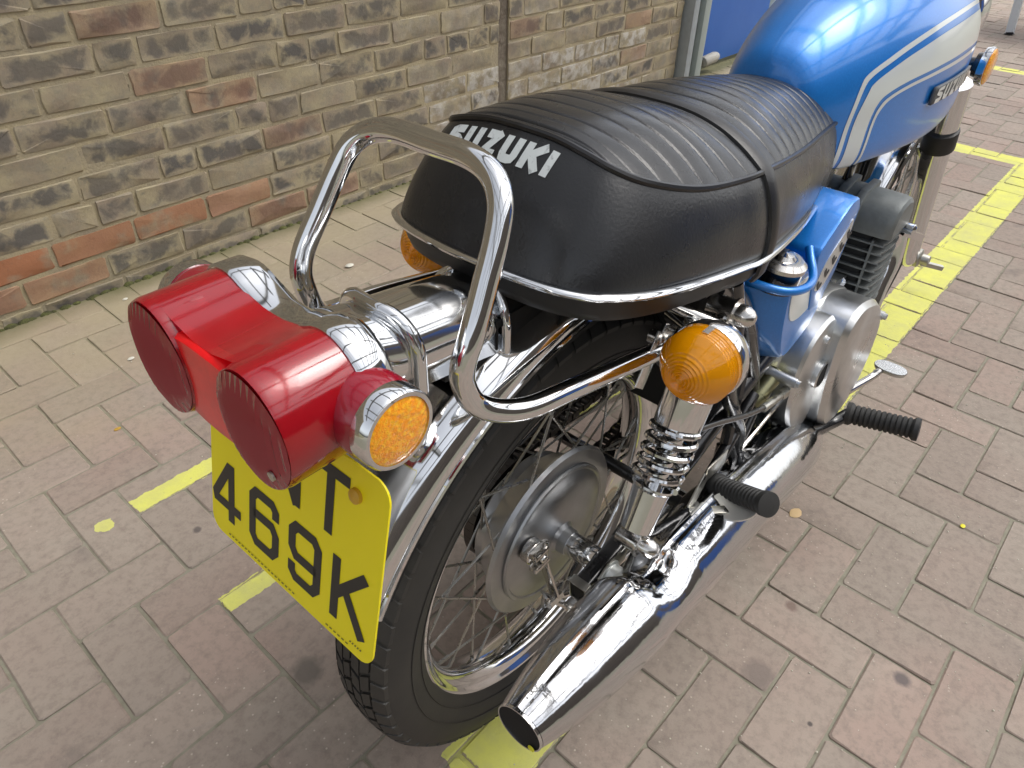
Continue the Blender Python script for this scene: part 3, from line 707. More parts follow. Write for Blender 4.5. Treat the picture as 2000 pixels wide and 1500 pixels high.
# ---- rear mudguard
g = MB(); rings = []
A0, A1 = 50, 150
for i in range(61):
    a = math.radians(A0 + (A1 - A0) * i / 60); ring = []
    cs = [(-.0635, .366), (-.0650, .372), (-.0640, .379), (-.058, .3885), (-.046, .3965), (-.030, .4020), (-.012, .4045), (0, .4050)]
    cs = cs + [(-y, r) for y, r in cs[::-1][1:]]
    for y, r in cs: ring.append((r * math.cos(a), y, AZL + r * math.sin(a)))
    rings.append(ring)
loft(g, rings, cap=False, closed=False); mg = obj('rear_mudguard', g, chrome_old if False else chrome, bk, sharp=80)
md = mg.modifiers.new('s', 'SOLIDIFY'); md.thickness = .002; md.offset = -1
g = MB()
for sd in (-1, 1): tube(g, [(.367 * math.cos(math.radians(a)), sd * .0640, AZL + .367 * math.sin(math.radians(a))) for a in np.linspace(A0, A1, 50)], .0035, 8, smooth=0)
obj('rolled_edge', g, chrome, mg)
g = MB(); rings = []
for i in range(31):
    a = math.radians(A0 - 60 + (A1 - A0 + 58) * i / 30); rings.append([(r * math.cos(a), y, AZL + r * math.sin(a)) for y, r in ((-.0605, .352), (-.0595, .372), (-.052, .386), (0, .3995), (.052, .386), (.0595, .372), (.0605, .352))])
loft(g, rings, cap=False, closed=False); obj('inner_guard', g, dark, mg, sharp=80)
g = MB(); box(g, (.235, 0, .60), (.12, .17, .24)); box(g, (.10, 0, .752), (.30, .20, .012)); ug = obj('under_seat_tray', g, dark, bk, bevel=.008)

# ---- wheels
def make_wheel(name, cx, cz, Rr, Ro, tw, hub=True):
    prof = [(-.0305, Rr), (-.0320, Rr - .0025), (-.0305, Rr - .006), (-.0262, Rr - .0075), (-.0240, Rr - .013), (-.0195, Rr - .019), (-.010, Rr - .0235), (0, Rr - .0245)]
    prof = prof + [(-y, r) for y, r in prof[::-1][1:]] + [(.026, Rr - .002), (.0, Rr - .012), (-.026, Rr - .002)]
    g = MB(); lathe(g, prof, (cx, 0, cz), (0, 1, 0), 96, closed=True); wh = obj(name, g, chrome, bk, sharp=50)
    # tyre carcass
    p = [(-.0295, Rr - .002), (-.036, Rr + .006), (-.043, Rr + .022), (-.0455, Rr + .040), (-.0435, Rr + .054), (-.0385, Ro - .0125), (-.030, Ro - .0065), (-.015, Ro - .0035), (0, Ro - .003)]
    p = p + [(-y, r) for y, r in p[::-1][1:]]
    g = MB(); lathe(g, p, (cx, 0, cz), (0, 1, 0), 120, closed=True)
    # tread blocks
    nb = 66
    for row, (y0, y1, sh) in enumerate(((-.0405, -.0285, 0), (-.026, -.0145, .5), (-.0125, -.0015, .0), (.0015, .0125, .5), (.0145, .026, 0), (.0285, .0405, .5))):
        for k in range(nb):
            a0 = 2 * PI * (k + sh + .08) / nb; a1 = 2 * PI * (k + sh + .86) / nb; sk = .25 * 2 * PI / nb * (1 if row % 2 else -1)
            def top(y): return float(np.interp(abs(y), [0, .015, .030, .0385, .0435], [Ro, Ro - .0008, Ro - .0035, Ro - .009, Ro - .016]))
            vs = []
            for (y, da) in ((y0, 0), (y1, sk)):
                for a in (a0 + da, a1 + da):
                    for q in (-.006, 0.): vs.append((cx + (top(y) + q) * math.cos(a), y, cz + (top(y) + q) * math.sin(a)))
            g.add(vs, [(0, 1, 3, 2), (4, 6, 7, 5), (0, 4, 5, 1), (2, 3, 7, 6), (1, 5, 7, 3)])
    for rr_ in (Rr + .012, Rr + .031):   # moulded rings on the sidewall
        for sd in (-1, 1): tube(g, [(cx + rr_ * math.cos(t), sd * (.0392 if rr_ < Rr + .02 else .0448), cz + rr_ * math.sin(t)) for t in np.linspace(0, 2 * PI, 90, endpoint=False)], .0008, 5, smooth=0, closed=True)
    obj('tyre', g, mat('tyre_rubber', (.021, .021, .020), .6, bump=(260, .2, .0006), var=(6, (.043, .040, .034), .42, .72)) if 'tyre_rubber' not in D.materials else D.materials['tyre_rubber'], wh, sharp=30)
    return wh
rw = make_wheel('rear_wheel', 0, AZL, .2435, .322, .045)
spoke_m = mat('spoke_steel', (.42, .42, .40), .3, 1, rvar=(80, .2, .5))
def spokes(wh, cx, cz, Rr, flanges, n):
    for (yf, rf) in flanges:
        for k in range(n):
            ph = 2 * PI * (k + (.25 if yf > 0 else 0)) / n; dirn = 1 if k % 2 else -1
            a = (cx + rf * math.cos(ph), yf + (.004 if k % 2 else -.001), cz + rf * math.sin(ph)); pa = ph + dirn * math.radians(34 if rf > .09 else 48)
            b = (cx + (Rr - .024) * math.cos(pa), .004 * (1 if yf > 0 else -1), cz + (Rr - .024) * math.sin(pa))
            g = MB(); tube(g, [a, b], .0018, 6, smooth=0)
            d = nz(b) - nz(a); d /= np.linalg.norm(d); tube(g, [nz(b) - d * .014, nz(b) + d * .002], .0029, 6, smooth=0)
            lathe(g, [(-.002, 0), (-.002, .0038), (.001, .0034), (.003, 0)], a, (0, 1 if yf > 0 else -1, 0), 8)
            obj('spoke', g, spoke_m, wh)
spokes(rw, 0, AZL, .2435, [(-.018, .116), (.034, .085)], 18)
g = MB(); lathe(g, [(-.024, .104), (-.0235, .124), (-.0185, .1275), (-.014, .124), (-.008, .106), (.018, .098), (.022, .090), (.034, .092), (.038, .088), (.040, .05), (.052, .045), (.052, 0)], (0, 0, AZL), (0, 1, 0), 64); hub = obj('hub', g, dullalu, rw, sharp=25)
g = MB(); lathe(g, [(.048, .040), (.048, .078), (.054, .082), (.058, .078), (.058, .03)], (0, 0, AZL), (0, 1, 0), 40); obj('sprocket', g, black, rw, sharp=25)
# brake plate
g = MB(); lathe(g, [(.004, 0), (.004, .102), (-.002, .104), (-.005, .1025), (-.0055, .099), (-.0035, .097), (-.0065, .090), (-.0105, .070), (-.013, .046), (-.0135, .024), (-.018, .0190), (-.030, .0180), (-.0305, 0)], (0, -.024, AZL), (0, 1, 0), 64)
# recesses read as screws round the hub flange
bp_ = obj('brake_plate', g, dullalu, bk, sharp=24)
def on(r, deg, y): a = math.radians(deg); return (r * math.cos(a), y, AZL + r * math.sin(a))
g = MB(); lathe(g, [(.006, .0150), (.004, .0168), (-.036, .0168), (-.038, .0150)], (0, -.058, AZL), (0, 1, 0), 24); obj('axle_spacer', g, chrome, bp_)
# brake cam lever + clevis
cam_ = nz((-.066, -.034, .384)); g = MB(); lathe(g, [(0, .017), (-.012, .017), (-.014, .014), (-.014, 0)], cam_, (0, 1, 0), 20); lathe(g, [(-.014, .006), (-.026, .006), (-.028, .004), (-.028, 0)], cam_, (0, 1, 0), 12)
beam(g, cam_ + nz((.004, -.018, -.006)), (-.036, -.060, .282), .015, .004); box(g, cam_ + nz((-.004, -.020, .012)), (.026, .012, .010)); box(g, cam_ + nz((-.002, -.020, -.012)), (.028, .012, .008)); tube(g, [cam_ + nz((.008, -.020, .022)), cam_ + nz((.008, -.020, -.020))], .0045, 10, smooth=0); obj('brake_lever', g, chrome_old, bp_, bevel=.0015)
g = MB(); tube(g, [(-.040, -.060, .278), (.0, -.075, .272), (.06, -.09, .275), (.30, -.13, .345), (.42, -.14, .385)], .0035, 8); lathe(g, [(-.012, .007), (.014, .007)], (-.040, -.062, .278), (1, 0, 0), 6); obj('brake_rod', g, chrome_old, bp_)
g = MB(); beam(g, (-.05, -.052, .290), (-.01, -.066, .236), .016, .004); beam(g, (-.012, -.066, .236), (.22, -.105, .31), .014, .005); lathe(g, [(0, .008), (-.010, .008), (-.012, .005), (-.012, 0)], (-.012, -.068, .237), (0, 1, 0), 6); obj('torque_arm', g, chrome_old, bp_, bevel=.001)

# ---- swingarm
sw = []
g = MB()
for sd in (-1, 1):
    tube(g, [(.034, sd * .106, .364), (.08, sd * .106, .382), (.175, sd * .107, .413), (.262, sd * .108, .448), (.42, sd * .105, .490)], [.0145, .016, .0175, .018, .02], 16)
    beam(g, (-.052, sd * .106 - .011, .3515), (.028, sd * .106 - .011, .364), .003, .036) if False else None
    for oy in (-.0105, .0105):
        beam(g, (-.060, sd * .106 + oy, .351), (.032, sd * .106 + oy, .366), .0032, .036) if False else None
tube(g, [(.43, -.12, .49), (.43, .12, .49)], .026, 20, smooth=0); tube(g, [(.25, -.108, .445), (.25, .108, .445)], .014, 12, smooth=0)
sa = obj('swingarm', g, black, bk)
fes = mat('fork_end_steel', (.42, .42, .40), .28, 1)
for sd in (-1, 1):
    R9 = rot('Y', -9); cen = nz((-.012, sd * .106, .3535))
    g = MB(); box(g, cen + nz((.008, 0, .001)), (.085, .021, .031), R9); obj('fork_end', g, black, sa, bevel=.004, bseg=3)
    g = MB(); e0 = cen + R9 @ nz((-.038, 0, 0))
    for dy, dz, wy_, wz_ in ((.0118, 0, .0026, .0355), (-.0118, 0, .0026, .0355), (0, .0170, .0262, .0026), (0, -.0170, .0262, .0026)): box(g, e0 + R9 @ nz((0, dy, dz)), (.012, wy_, wz_), R9)
    obj('channel_lip', g, fes, sa, bevel=.0008)
    g = MB(); box(g, e0 + R9 @ nz((.002, 0, 0)), (.010, .0205, .031), R9); obj('channel_inside', g, dark, sa)
    g = MB(); box(g, cen + R9 @ nz((.012, sd * .0125, 0)), (.060, .0022, .026), R9); obj('side_plate', g, fes, sa, bevel=.0008)
    g = MB(); lathe(g, [(0, .022), (.003, .022), (.004, .0185), (.005, .0180), (.020, .0175), (.023, .0155), (.024, .009), (.0245, 0)], (-.010, sd * .119, .352), (0, sd, 0), 6 if False else 20); obj('axle_nut', g, mat('pale_nut', (.60, .62, .60), .42, .75) if 'pale_nut' not in D.materials else D.materials['pale_nut'], sa, sharp=30)
    g = MB(); lathe(g, [(0, .0), (0, .023), (.0018, .023), (.0018, 0)], (-.010, sd * .1186, .352), (0, sd, 0), 24); box(g, (-.0, sd * .1195, .366), (.03, .0018, .020)); obj('adjuster_plate', g, zinc, sa, sharp=30)

# ---- shock absorbers
for sd in (-1, 1):
    b0_ = nz((.006, sd * .135, .421)); t0_ = nz((.128, sd * .135, .690)); d = t0_ - b0_; Ls = np.linalg.norm(d); d /= Ls
    g = MB(); lathe(g, [(.150, .0), (.150, .0262), (.153, .0282), (.26, .0282), (.272, .025), (.275, 0)], b0_, d, 30); sh = obj('shock_absorber', g, chrome, bk, sharp=35)
    g = MB(); lathe(g, [(-.004, 0), (.012, .014), (.016, .0205), (.052, .0215), (.070, .0228), (.074, .0262), (.077, .0262), (.077, 0)], b0_ + d * .0, d, 28); obj('lower_body', g, chrome, sh, sharp=35)
    g = MB(); lathe(g, [(.07, .0135), (.16, .0135)], b0_, d, 20); obj('damper_tube', g, chrome, sh)
    _, u_, v_ = basis(d); g = MB(); pts = []
    turns = 5.0
    for i in range(int(turns * 22)):
        t = i / (turns * 22 - 1); a = 2 * PI * turns * t; rr_ = .0275; ax = .079 + .073 * t
        pts.append(b0_ + d * ax + rr_ * (math.cos(a) * u_ + math.sin(a) * v_))
    tube(g, pts, .0041, 8, smooth=0); obj('coil_spring', g, chrome, sh)
    for q, nm in ((b0_, 'lower_bolt'), (t0_, 'upper_bolt')):
        g = MB(); lathe(g, [(-.016, .014), (.012, .014)], q, (0, sd, 0), 20); lathe(g, [(.012, .0175), (.0145, .0175)], q, (0, sd, 0), 20)
        lathe(g, [(.0145, .0125), (.022, .0125), (.026, .0118), (.032, .0095), (.036, .0050), (.037, 0)], q, (0, sd, 0), 20); obj(nm, g, chrome_old, sh, sharp=30)

# ---- indicators
for sd in (-1, 1):
    c0 = nz((.006, sd * .179, .708)); d = nz((-1, sd * -.02, .03)); d /= np.linalg.norm(d)
    g = MB(); lathe(g, [(-.040, 0), (-.039, .010), (-.034, .020), (-.022, .031), (-.008, .0372), (.002, .0385), (.005, .0375), (.005, 0)], c0, d, 36); ind = obj('rear_indicator', g, chrome, bk)
    prof = [(.004, .0365), (.010, .0368)]
    for k in range(4): prof += [(.011 + k * .004, .0360), (.0135 + k * .004, .0368)]
    for k in range(11):
        r_ = .0352 * (1 - k / 11.3); a_ = .027 + .0235 * (1 - (r_ / .0362) ** 2.5); prof += [(a_ - .0003, r_), (a_ + .0016, r_ - .0014)]
    prof.append((.0510, 0)); g = MB(); lathe(g, prof, c0, d, 40); obj('amber_lens', g, amber, ind, sharp=22)
    g = MB(); lathe(g, [(.006, .030), (.008, .012), (.03, .009), (.036, 0)], c0, d, 20); obj('bulb_reflector', g, mat('lamp_reflector', (.8, .72, .45), .3, 0) if 'lamp_reflector' not in D.materials else D.materials['lamp_reflector'], ind)
    g = MB(); tube(g, [c0 - d * .018, (.045, sd * .150, .700), (.075, sd * .10, .692)], .009, 14); obj('stem', g, chrome, ind)
    g = MB(); box(g, c0 + d * .012 + nz((0, 0, .036)), (.014, .006, .004)); obj('screw_tab', g, chrome_old, ind)

# ---- exhausts
for sd in (-1, 1):
    cy = sd * .172
    P0 = [(-.240, .0285), (-.225, .0322), (-.195, .0385), (-.15, .0452), (-.10, .0500), (-.060, .0524), (-.050, .0528), (-.040, .0525), (-.02, .0515), (.0, .0510), (.025, .0518), (.040, .0526), (.050, .0532), (.062, .0531), (.12, .0532), (.30, .0526), (.40, .0510), (.48, .0450), (.54, .0360), (.60, .0270), (.70, .021)]
    def mz(x): return float(np.interp(x, [-.25, .0, .2, .3, .42, .52, .6, .7], [.374, .355, .337, .318, .290, .258, .230, .216]))
    def my(x): return float(np.interp(x, [-.25, 0, .5, .7], [.172, .174, .168, .150]))
    g = MB(); rings = []; Pd = cr([(a, b, 0) for a, b in P0], 7)
    for a, r_, _z in Pd:
        ring = []
        for k in range(96):
            t = 2 * PI * k / 96; cy_, sz_ = math.cos(t), math.sin(t)   # cy_ outward, sz_ up
            rr_ = r_
            # dent towards the axle on the inner upper face
            dn = math.exp(-abs((a + .002) / .030) ** 2.6) * max(0, math.cos(t - math.radians(114))) ** 1.4 * .017
            # welded seam along the top
            sm = .0030 * math.exp(-((math.degrees(t) - 100) / 3.0) ** 2)
            ring.append((a, sd * (my(a) + (rr_ - dn + sm) * cy_), mz(a) + (rr_ - dn + sm) * sz_))
        rings.append(ring)
    loft(g, rings, cap=False); mf = obj('muffler', g, chrome_m, bk, sharp=55)
    g = MB(); lathe(g, [(.0, .0288), (-.003, .0288), (-.003, .0272), (.0, .0268), (.03, .0260)], (-.241, sd * my(-.25), mz(-.25)), (1, 0, 0), 36); obj('tip_ring', g, chrome, mf)
    g = MB(); lathe(g, [(.0, .0270), (.028, .0270), (.03, .012), (.05, .012), (.05, 0)], (-.242, sd * my(-.25), mz(-.25)), (1, 0, 0), 36); obj('dark_bore', g, dark, mf)  # near-black stepped plug closes the bore
    if sd < 0:
        g = MB(); lathe(g, [(0, 0), (0, .0042), (.001, .0038), (.0014, 0)], (-.2445, -.1895, mz(-.25) - .0165), (-1, 0, 0), 12); obj('yellow_paint_spot', g, mat('yellow_spot', (.75, .72, .02), .5), mf)
    g = MB(); tube(g, [(.68, sd * .151, .217), (.74, sd * .149, .228), (.79, sd * .145, .29), (.815, sd * .138, .36), (.845, sd * .134, .42), (.868, sd * .134, .47), (.868, sd * .125, .525), (.83, sd * .10, .55), (.79, sd * .09, .55)], .0215, 20); obj('exhaust_pipe', g, chrome, bk)

# ---- frame tubes
g = MB()
for sd in (-1, 1):
    tube(g, [(.10, sd * .112, .716), (.20, sd * .112, .712), (.32, sd * .100, .705), (.50, sd * .07, .70)], .013, 12)
    tube(g, [(.135, sd * .115, .705), (.20, sd * .116, .665), (.262, sd * .114, .600), (.315, sd * .112, .52), (.355, sd * .112, .44), (.385, sd * .112, .35)], .0135, 12)
    tube(g, [(.385, sd * .112, .35), (.45, sd * .11, .285), (.70, sd * .10, .265), (.95, sd * .05, .33), (1.02, 0, .52), (1.04, 0, .70)], .014, 12)
    tube(g, [(.165, sd * .124, .705), (.190, sd * .128, .640), (.195, sd * .130, .585), (.218, sd * .130, .520), (.262, sd * .130, .455), (.303, sd * .130, .392), (.310, sd * .128, .33)], .0110, 12)
    # hanger bracket with open windows for the passenger peg
    tube(g, [(.345, sd * .122, .44), (.27, sd * .13, .395), (.20, sd * .137, .365), (.16, sd * .140, .352)], .0095, 10)
    tube(g, [(.365, sd * .122, .39), (.30, sd * .13, .345), (.24, sd * .137, .318)], .0085, 10)
    tube(g, [(.27, sd * .13, .395), (.30, sd * .133, .345)], .008, 8, smooth=0); tube(g, [(.20, sd * .137, .365), (.235, sd * .137, .315)], .008, 8, smooth=0)
    tube(g, [(.30, sd * .112, .53), (.265, sd * .128, .40)], .009, 8, smooth=0)
    tube(g, [(.02, sd * .127, .668), (.085, sd * .120, .700)], .008, 8, smooth=0)
tube(g, [(.16, -.14, .352), (.16, .14, .352)], .010, 10, smooth=0); tube(g, [(.385, -.11, .35), (.385, .11, .35)], .013, 10, smooth=0)
frm = obj('frame', g, black, bk)
g = MB()
for sd in (-1, 1): tube(g, [(.37, sd * .09, .30), (.34, sd * .10, .16), (.33, sd * .10, .03), (.32, sd * .10, .008)], .0115, 10)
tube(g, [(.33, -.105, .19), (.33, .105, .19)], .009, 8, smooth=0); obj('centre_stand', g, black, bk)
g = MB()   # bright bracket and domed nut beside the grab rail mount
beam(g, (-.03, -.131, .668), (.005, -.128, .715), .002, .024); beam(g, (.005, -.128, .715), (.03, -.128, .700), .002, .02); gb1 = obj('rail_bracket', g, chrome_old, bk, bevel=.0006)
g = MB(); lathe(g, [(-.02, .008), (.006, .008), (.012, .0065), (.016, 0)], (.018, -.130, .698), (0, -1, 0), 14); lathe(g, [(-.02, .007), (.05, .007)], (.06, -.125, .712), (.5, -.7, -.35), 12); obj('bracket_bolt', g, chrome_old, gb1)

# ---- footrests
def peg(name, a, b, r, nrib, bent=None, sd=-1):
    a = nz(a); b = nz(b); d = b - a; L_ = np.linalg.norm(d); d /= L_
    g = MB(); prof = [(-.004, .0), (-.004, r * 1.12), (.004, r * 1.15), (.008, r * .95)]
    for k in range(nrib):
        x = .010 + (L_ - .022) * k / nrib; s_ = (L_ - .022) / nrib; prof += [(x, r * .86), (x + s_ * .25, r * 1.0), (x + s_ * .65, r * 1.0), (x + s_ * .9, r * .86)]
    prof += [(L_ - .008, r * 1.12), (L_, r * 1.10), (L_ + .001, r * .6), (L_ + .001, 0)]
    lathe(g, prof, a, d, 22); return obj(name, g, rubber, bk, sharp=40)
fp = peg('footrest', (.640, -.205, .268), (.655, -.318, .285), .0185, 11)
g = MB(); tube(g, [(.46, -.135, .315), (.49, -.165, .295), (.55, -.180, .270), (.605, -.188, .256), (.640, -.205, .266)], .0115, 12); obj('footrest_bar', g, black, fp)
g = MB(); lathe(g, [(-.02, .013), (.012, .013), (.014, .010), (.014, 0)], (.47, -.150, .315), (0, -1, 0), 6); lathe(g, [(.0, .018), (.004, .018)], (.47, -.148, .315), (0, -1, 0), 16); obj('footrest_bolt', g, zinc, fp, sharp=30)
rp = peg('passenger_footrest', (.190, -.158, .388), (.150, -.240, .440), .0150, 12)
g = MB(); beam(g, (.160, -.150, .424), (.122, -.152, .392), .0028, .026); beam(g, (.158, -.150, .424), (.215, -.150, .420), .0028, .026); beam(g, (.120, -.158, .390), (.160, -.200, .392), .013, .009)
box(g, (.165, -.172, .383), (.05, .05, .003), rot('Y', 8)); obj('footrest_hinge', g, zinc, rp, bevel=.001)
g = MB(); ring = []
for h in (0, .003):
    ring.append([(.158 + .019 * math.cos(t), -.196 + .031 * math.sin(t), .398 + h + .010 * math.cos(t) - .010 * math.sin(t)) for t in np.linspace(0, 2 * PI, 28, endpoint=False)])
loft(g, ring); obj('heel_guard', g, mat('heel_guard_alloy', (.80, .80, .78), .42, .8), rp, sharp=30)
fl = peg('left_footrest' if False else 'footrest', (.640, .205, .268), (.655, .318, .285), .0185, 11)

# ---- brake pedal and cable
g = MB(); tube(g, [(.430, -.132, .372), (.47, -.142, .352), (.515, -.150, .338), (.56, -.160, .312), (.60, -.170, .292), (.66, -.182, .292), (.735, -.200, .292), (.760, -.208, .300)], [.008, .009, .009, .0085, .008, .0075, .007, .007], 12); bp2 = obj('brake_pedal', g, silv if False else chrome_old, bk)
g = MB(); ring = []
for h, s_ in ((-.006, .93), (0, 1.0), (.002, .97)):
    ring.append([(.775 + s_ * (.018 * math.cos(t)), -.222 + s_ * (.030 * (abs(math.sin(t)) ** .7) * (1 if math.sin(t) > 0 else -1)), .306 + h) for t in np.linspace(0, 2 * PI, 36, endpoint=False)])
loft(g, ring); obj('pedal_pad', g, silv, bp2, sharp=40)
g = MB(); tube(g, [(.395, -.150, .428), (.33, -.152, .444), (.25, -.150, .472), (.16, -.146, .512), (.10, -.142, .535), (.05, -.130, .548)], .0042, 10); cbl = obj('brake_light_cable', g, black, bk)
g = MB(); beam(g, (.385, -.150, .429), (.43, -.150, .418), .012, .012); beam(g, (.43, -.157, .420), (.475, -.157, .408), .003, .016); beam(g, (.43, -.143, .420), (.475, -.143, .408), .003, .016); beam(g, (.465, -.15, .410), (.45, -.150, .35), .005, .014)
lathe(g, [(-.012, .004), (.012, .004)], (.468, -.150, .409), (0, 1, 0), 10); tube(g, [(.31, -.152, .449), (.385, -.150, .429)], .0062, 10, smooth=0); obj('cable_clevis', g, zinc, cbl, bevel=.0008)
g = MB(); tube(g, [(.36, -.125, .43), (.40, -.13, .455)], .014, 14, smooth=0); tube(g, [(.345, -.12, .42), (.36, -.125, .43)], .018, 14, smooth=0); obj('brake_light_switch', g, mat('olive_zinc', (.28, .27, .16), .35, .9), cbl)

# ---- engine
def extr(mb, outline, y0, y1, inset=.0):
    n = len(outline); cx = sum(p[0] for p in outline) / n; cz = sum(p[1] for p in outline) / n
    ys = [(y0, 0), (y0 + (y1 - y0) * .80, 0), (y0 + (y1 - y0) * .95, inset * .45), (y1, inset)]; rings = []
    for y, ins in ys:
        ring = []
        for x, z in outline:
            L_ = math.hypot(x - cx, z - cz); f_ = (L_ - ins) / L_; ring.append((cx + (x - cx) * f_, y, cz + (z - cz) * f_))
        rings.append(ring)
    return loft(mb, rings)
def smooth2(pts, n=5): return [(p[0], p[1]) for p in cr([(a, b, 0) for a, b in pts], n, closed=True)]
g = MB(); extr(g, smooth2([(.40, .50), (.52, .515), (.66, .50), (.80, .47), (.83, .40), (.80, .30), (.70, .262), (.50, .27), (.41, .32), (.375, .41)]), .12, -.112); eng = obj('crankcase', g, cast, bk, sharp=40)
main = smooth2([(.405, .475), (.425, .515), (.470, .532), (.535, .530), (.600, .515), (.660, .490), (.710, .440), (.728, .375), (.715, .305), (.665, .262), (.585, .255), (.515, .275), (.455, .312), (.415, .365), (.400, .420)])
g = MB(); extr(g, main, -.100, -.128, .004); cov = obj('engine_cover', g, alu, bk, sharp=30)
big = smooth2([(.505, .500), (.545, .522), (.600, .512), (.655, .488), (.705, .440), (.722, .375), (.708, .308), (.662, .264), (.590, .260), (.545, .295), (.520, .360), (.505, .430)])
g = MB(); extr(g, big, -.127, -.190, .016); obj('clutch_bulge', g, alu, cov, sharp=30)
low = smooth2([(.412, .480), (.440, .512), (.500, .520), (.535, .480), (.550, .400), (.540, .315), (.500, .290), (.455, .322), (.418, .375), (.405, .430)])
g = MB(); extr(g, low, -.127, -.163, .010); obj('kickstart_bulge', g, alu, cov, sharp=30)
g = MB(); lathe(g, [(0, .0225), (.006, .0245), (.012, .0240), (.014, .0215)], (.498, -.158, .416), (0, -1, 0), 24); obj('shaft_boss', g, alu, cov)
g = MB(); lathe(g, [(0, .0), (0, .0218), (.0138, .0200), (.0140, 0)], (.498, -.1590, .416), (0, -1, 0), 24); obj('shaft_opening', g, dark, cov)
for (x, z, y) in ((.545, .492, -.165), (.478, .488, -.160), (.388, .455, -.162), (.700, .44, -.186), (.735, .36, -.170)):
    g = MB(); tube(g, [(x, -.10, z + .002), (x, y - .004, z + .002)], [.0095, .0078], 12, smooth=0); lathe(g, [(0, .0058), (.005, .0058), (.006, .004)], (x, y - .004, z + .002), (0, -1, 0), 10); obj('screw_boss', g, alu, cov, sharp=30)
for x0, z0 in ((.430, .517), (.490, .531), (.575, .522), (.640, .498)):
    g = MB(); tube(g, [(x0, -.096, z0 + .002), (x0, -.110, z0 + .002)], .0065, 8, smooth=0); lathe(g, [(0, .004), (.014, .004)], (x0 - .004, -.112, z0 + .005), (0, 1, 0), 8); obj('case_screw', g, zinc, cov)
# barrels with cooling fins
g = MB(); box(g, (.742, 0, .50), (.095, .26, .17)); cyl_ = obj('cylinder_block', g, mat('black_alloy', (.022, .023, .023), .7, .3), bk, bevel=.01)  # near-black core behind the paler fins
for k in range(9):
    z = .436 + k * .0158; g = MB()
    fo = smooth2([(.688, -.128), (.697, -.151), (.742, -.156), (.790, -.150), (.798, -.118), (.798, .118), (.790, .150), (.742, .156), (.697, .151), (.688, .128)], 4)
    loft(g, [[(x, y, z) for x, y in fo], [(x, y, z + .0030) for x, y in fo]]); obj('cooling_fin', g, cast, cyl_, sharp=30)
for yy in (-.135, -.085, -.02, .02, .085, .135):
    g = MB(); box(g, (.692, yy, .500), (.007, .0035, .140)); obj('fin_rib', g, cast, cyl_)
g = MB(); lathe(g, [(0, .009), (.012, .009), (.014, .005)], (.684, -.11, .485), (-1, 0, .4), 10); obj('decompressor_bolt', g, chrome, cyl_)
# ram-air cover on the heads
g = MB(); ol = [(.688, .577), (.684, .595), (.690, .618), (.706, .632), (.735, .637), (.765, .630), (.780, .608), (.782, .582)]
rings = []
for y, s_ in ((-.160, .86), (-.156, .95), (-.145, 1.0), (-.09, 1.02)): rings.append([(.735 + (x - .735) * s_, y, .577 + (z - .577) * s_) for x, z in ol])
full_ = rings + [[(x, -y, z) for x, y, z in r] for r in rings[::-1]]
loft(g, full_); head = obj('cylinder_head_cover', g, cast, bk, sharp=35)
for yy in (-.060, -.092):
    g = MB(); rr_ = []
    loft(g, [[(.682, yy + dy, .578), (.677, yy + dy, .597), (.684, yy + dy, .626), (.704, yy + dy, .641), (.765, yy + dy, .643), (.765, yy + dy, .62), (.70, yy + dy, .62), (.70, yy + dy, .58)] for dy in (-.008, .006)]); obj('cover_rib', g, cast, head, bevel=.003)
g = MB(); lathe(g, [(0, .008), (.01, .008), (.03, .004)], (.74, -.05, .630), (0, 0, 1), 10); tube(g, [(.74, -.05, .655), (.80, -.05, .69), (.88, 0, .68)], .004, 8); obj('plug_lead', g, black, head)
g = MB(); lathe(g, [(0, .010), (.016, .010), (.020, .006), (.021, 0)], (.775, -.156, .572), (0, -1, 0), 14); beam(g, (.785, -.155, .560), (.82, -.180, .545), .012, .012); obj('head_nut', g, chrome, head)
# ---- side panel, oil tank and its cap
ro_ = smooth2([(.306, .628), (.312, .648), (.345, .652), (.385, .640), (.455, .615), (.470, .575), (.445, .530), (.385, .508), (.350, .512), (.322, .560)], 4)
ri_ = smooth2([(.252, .636), (.262, .656), (.320, .660), (.385, .650), (.455, .625), (.470, .575), (.445, .525), (.390, .492), (.345, .496), (.285, .560)], 4)
g = MB(); loft(g, [[(x, -.045, z) for x, z in ri_], [(x, -.100, z) for x, z in [((a[0] * .75 + c[0] * .25), (a[1] * .75 + c[1] * .25)) for a, c in zip(ri_, ro_)]], [(x, -.132, z) for x, z in [((a[0] * .15 + c[0] * .85), (a[1] * .15 + c[1] * .85)) for a, c in zip(ri_, ro_)]], [(.385 + (x - .385) * .985, -.1405, .575 + (z - .575) * .985) for x, z in ro_], [(.385 + (x - .385) * .93, -.1435, .575 + (z - .575) * .93) for x, z in ro_]])
pn_ = obj('oil_tank', g, blue, bk, sharp=35)
up = [(.372, .664), (.376, .672), (.420, .698), (.455, .715), (.480, .714), (.496, .696), (.488, .655), (.472, .600), (.440, .560), (.405, .565), (.385, .610)]
g = MB(); extr(g, up, -.075, -.147, .002); obj('side_panel', g, blue, pn_, sharp=30, bevel=.004)
g = MB(); tube(g, [(.252, -.085, .662), (.256, -.115, .660), (.270, -.146, .656), (.298, -.160, .652), (.328, -.160, .650), (.350, -.152, .652), (.366, -.140, .660), (.378, -.130, .670)], .0058, 10); obj('rolled_lip', g, blue, pn_)
g = MB(); dec = smooth2([(.318, .632), (.350, .640), (.400, .628), (.452, .606), (.455, .590), (.420, .575), (.370, .570), (.335, .585)], 4); loft(g, [[(x, -.1432, z) for x, z in dec], [(x, -.1446, z) for x, z in dec]]); obj('white_decal', g, white, pn_)
bdg = smooth2([(.395, .606), (.43, .600), (.468, .640), (.480, .668), (.474, .684), (.455, .668), (.41, .640)], 4)
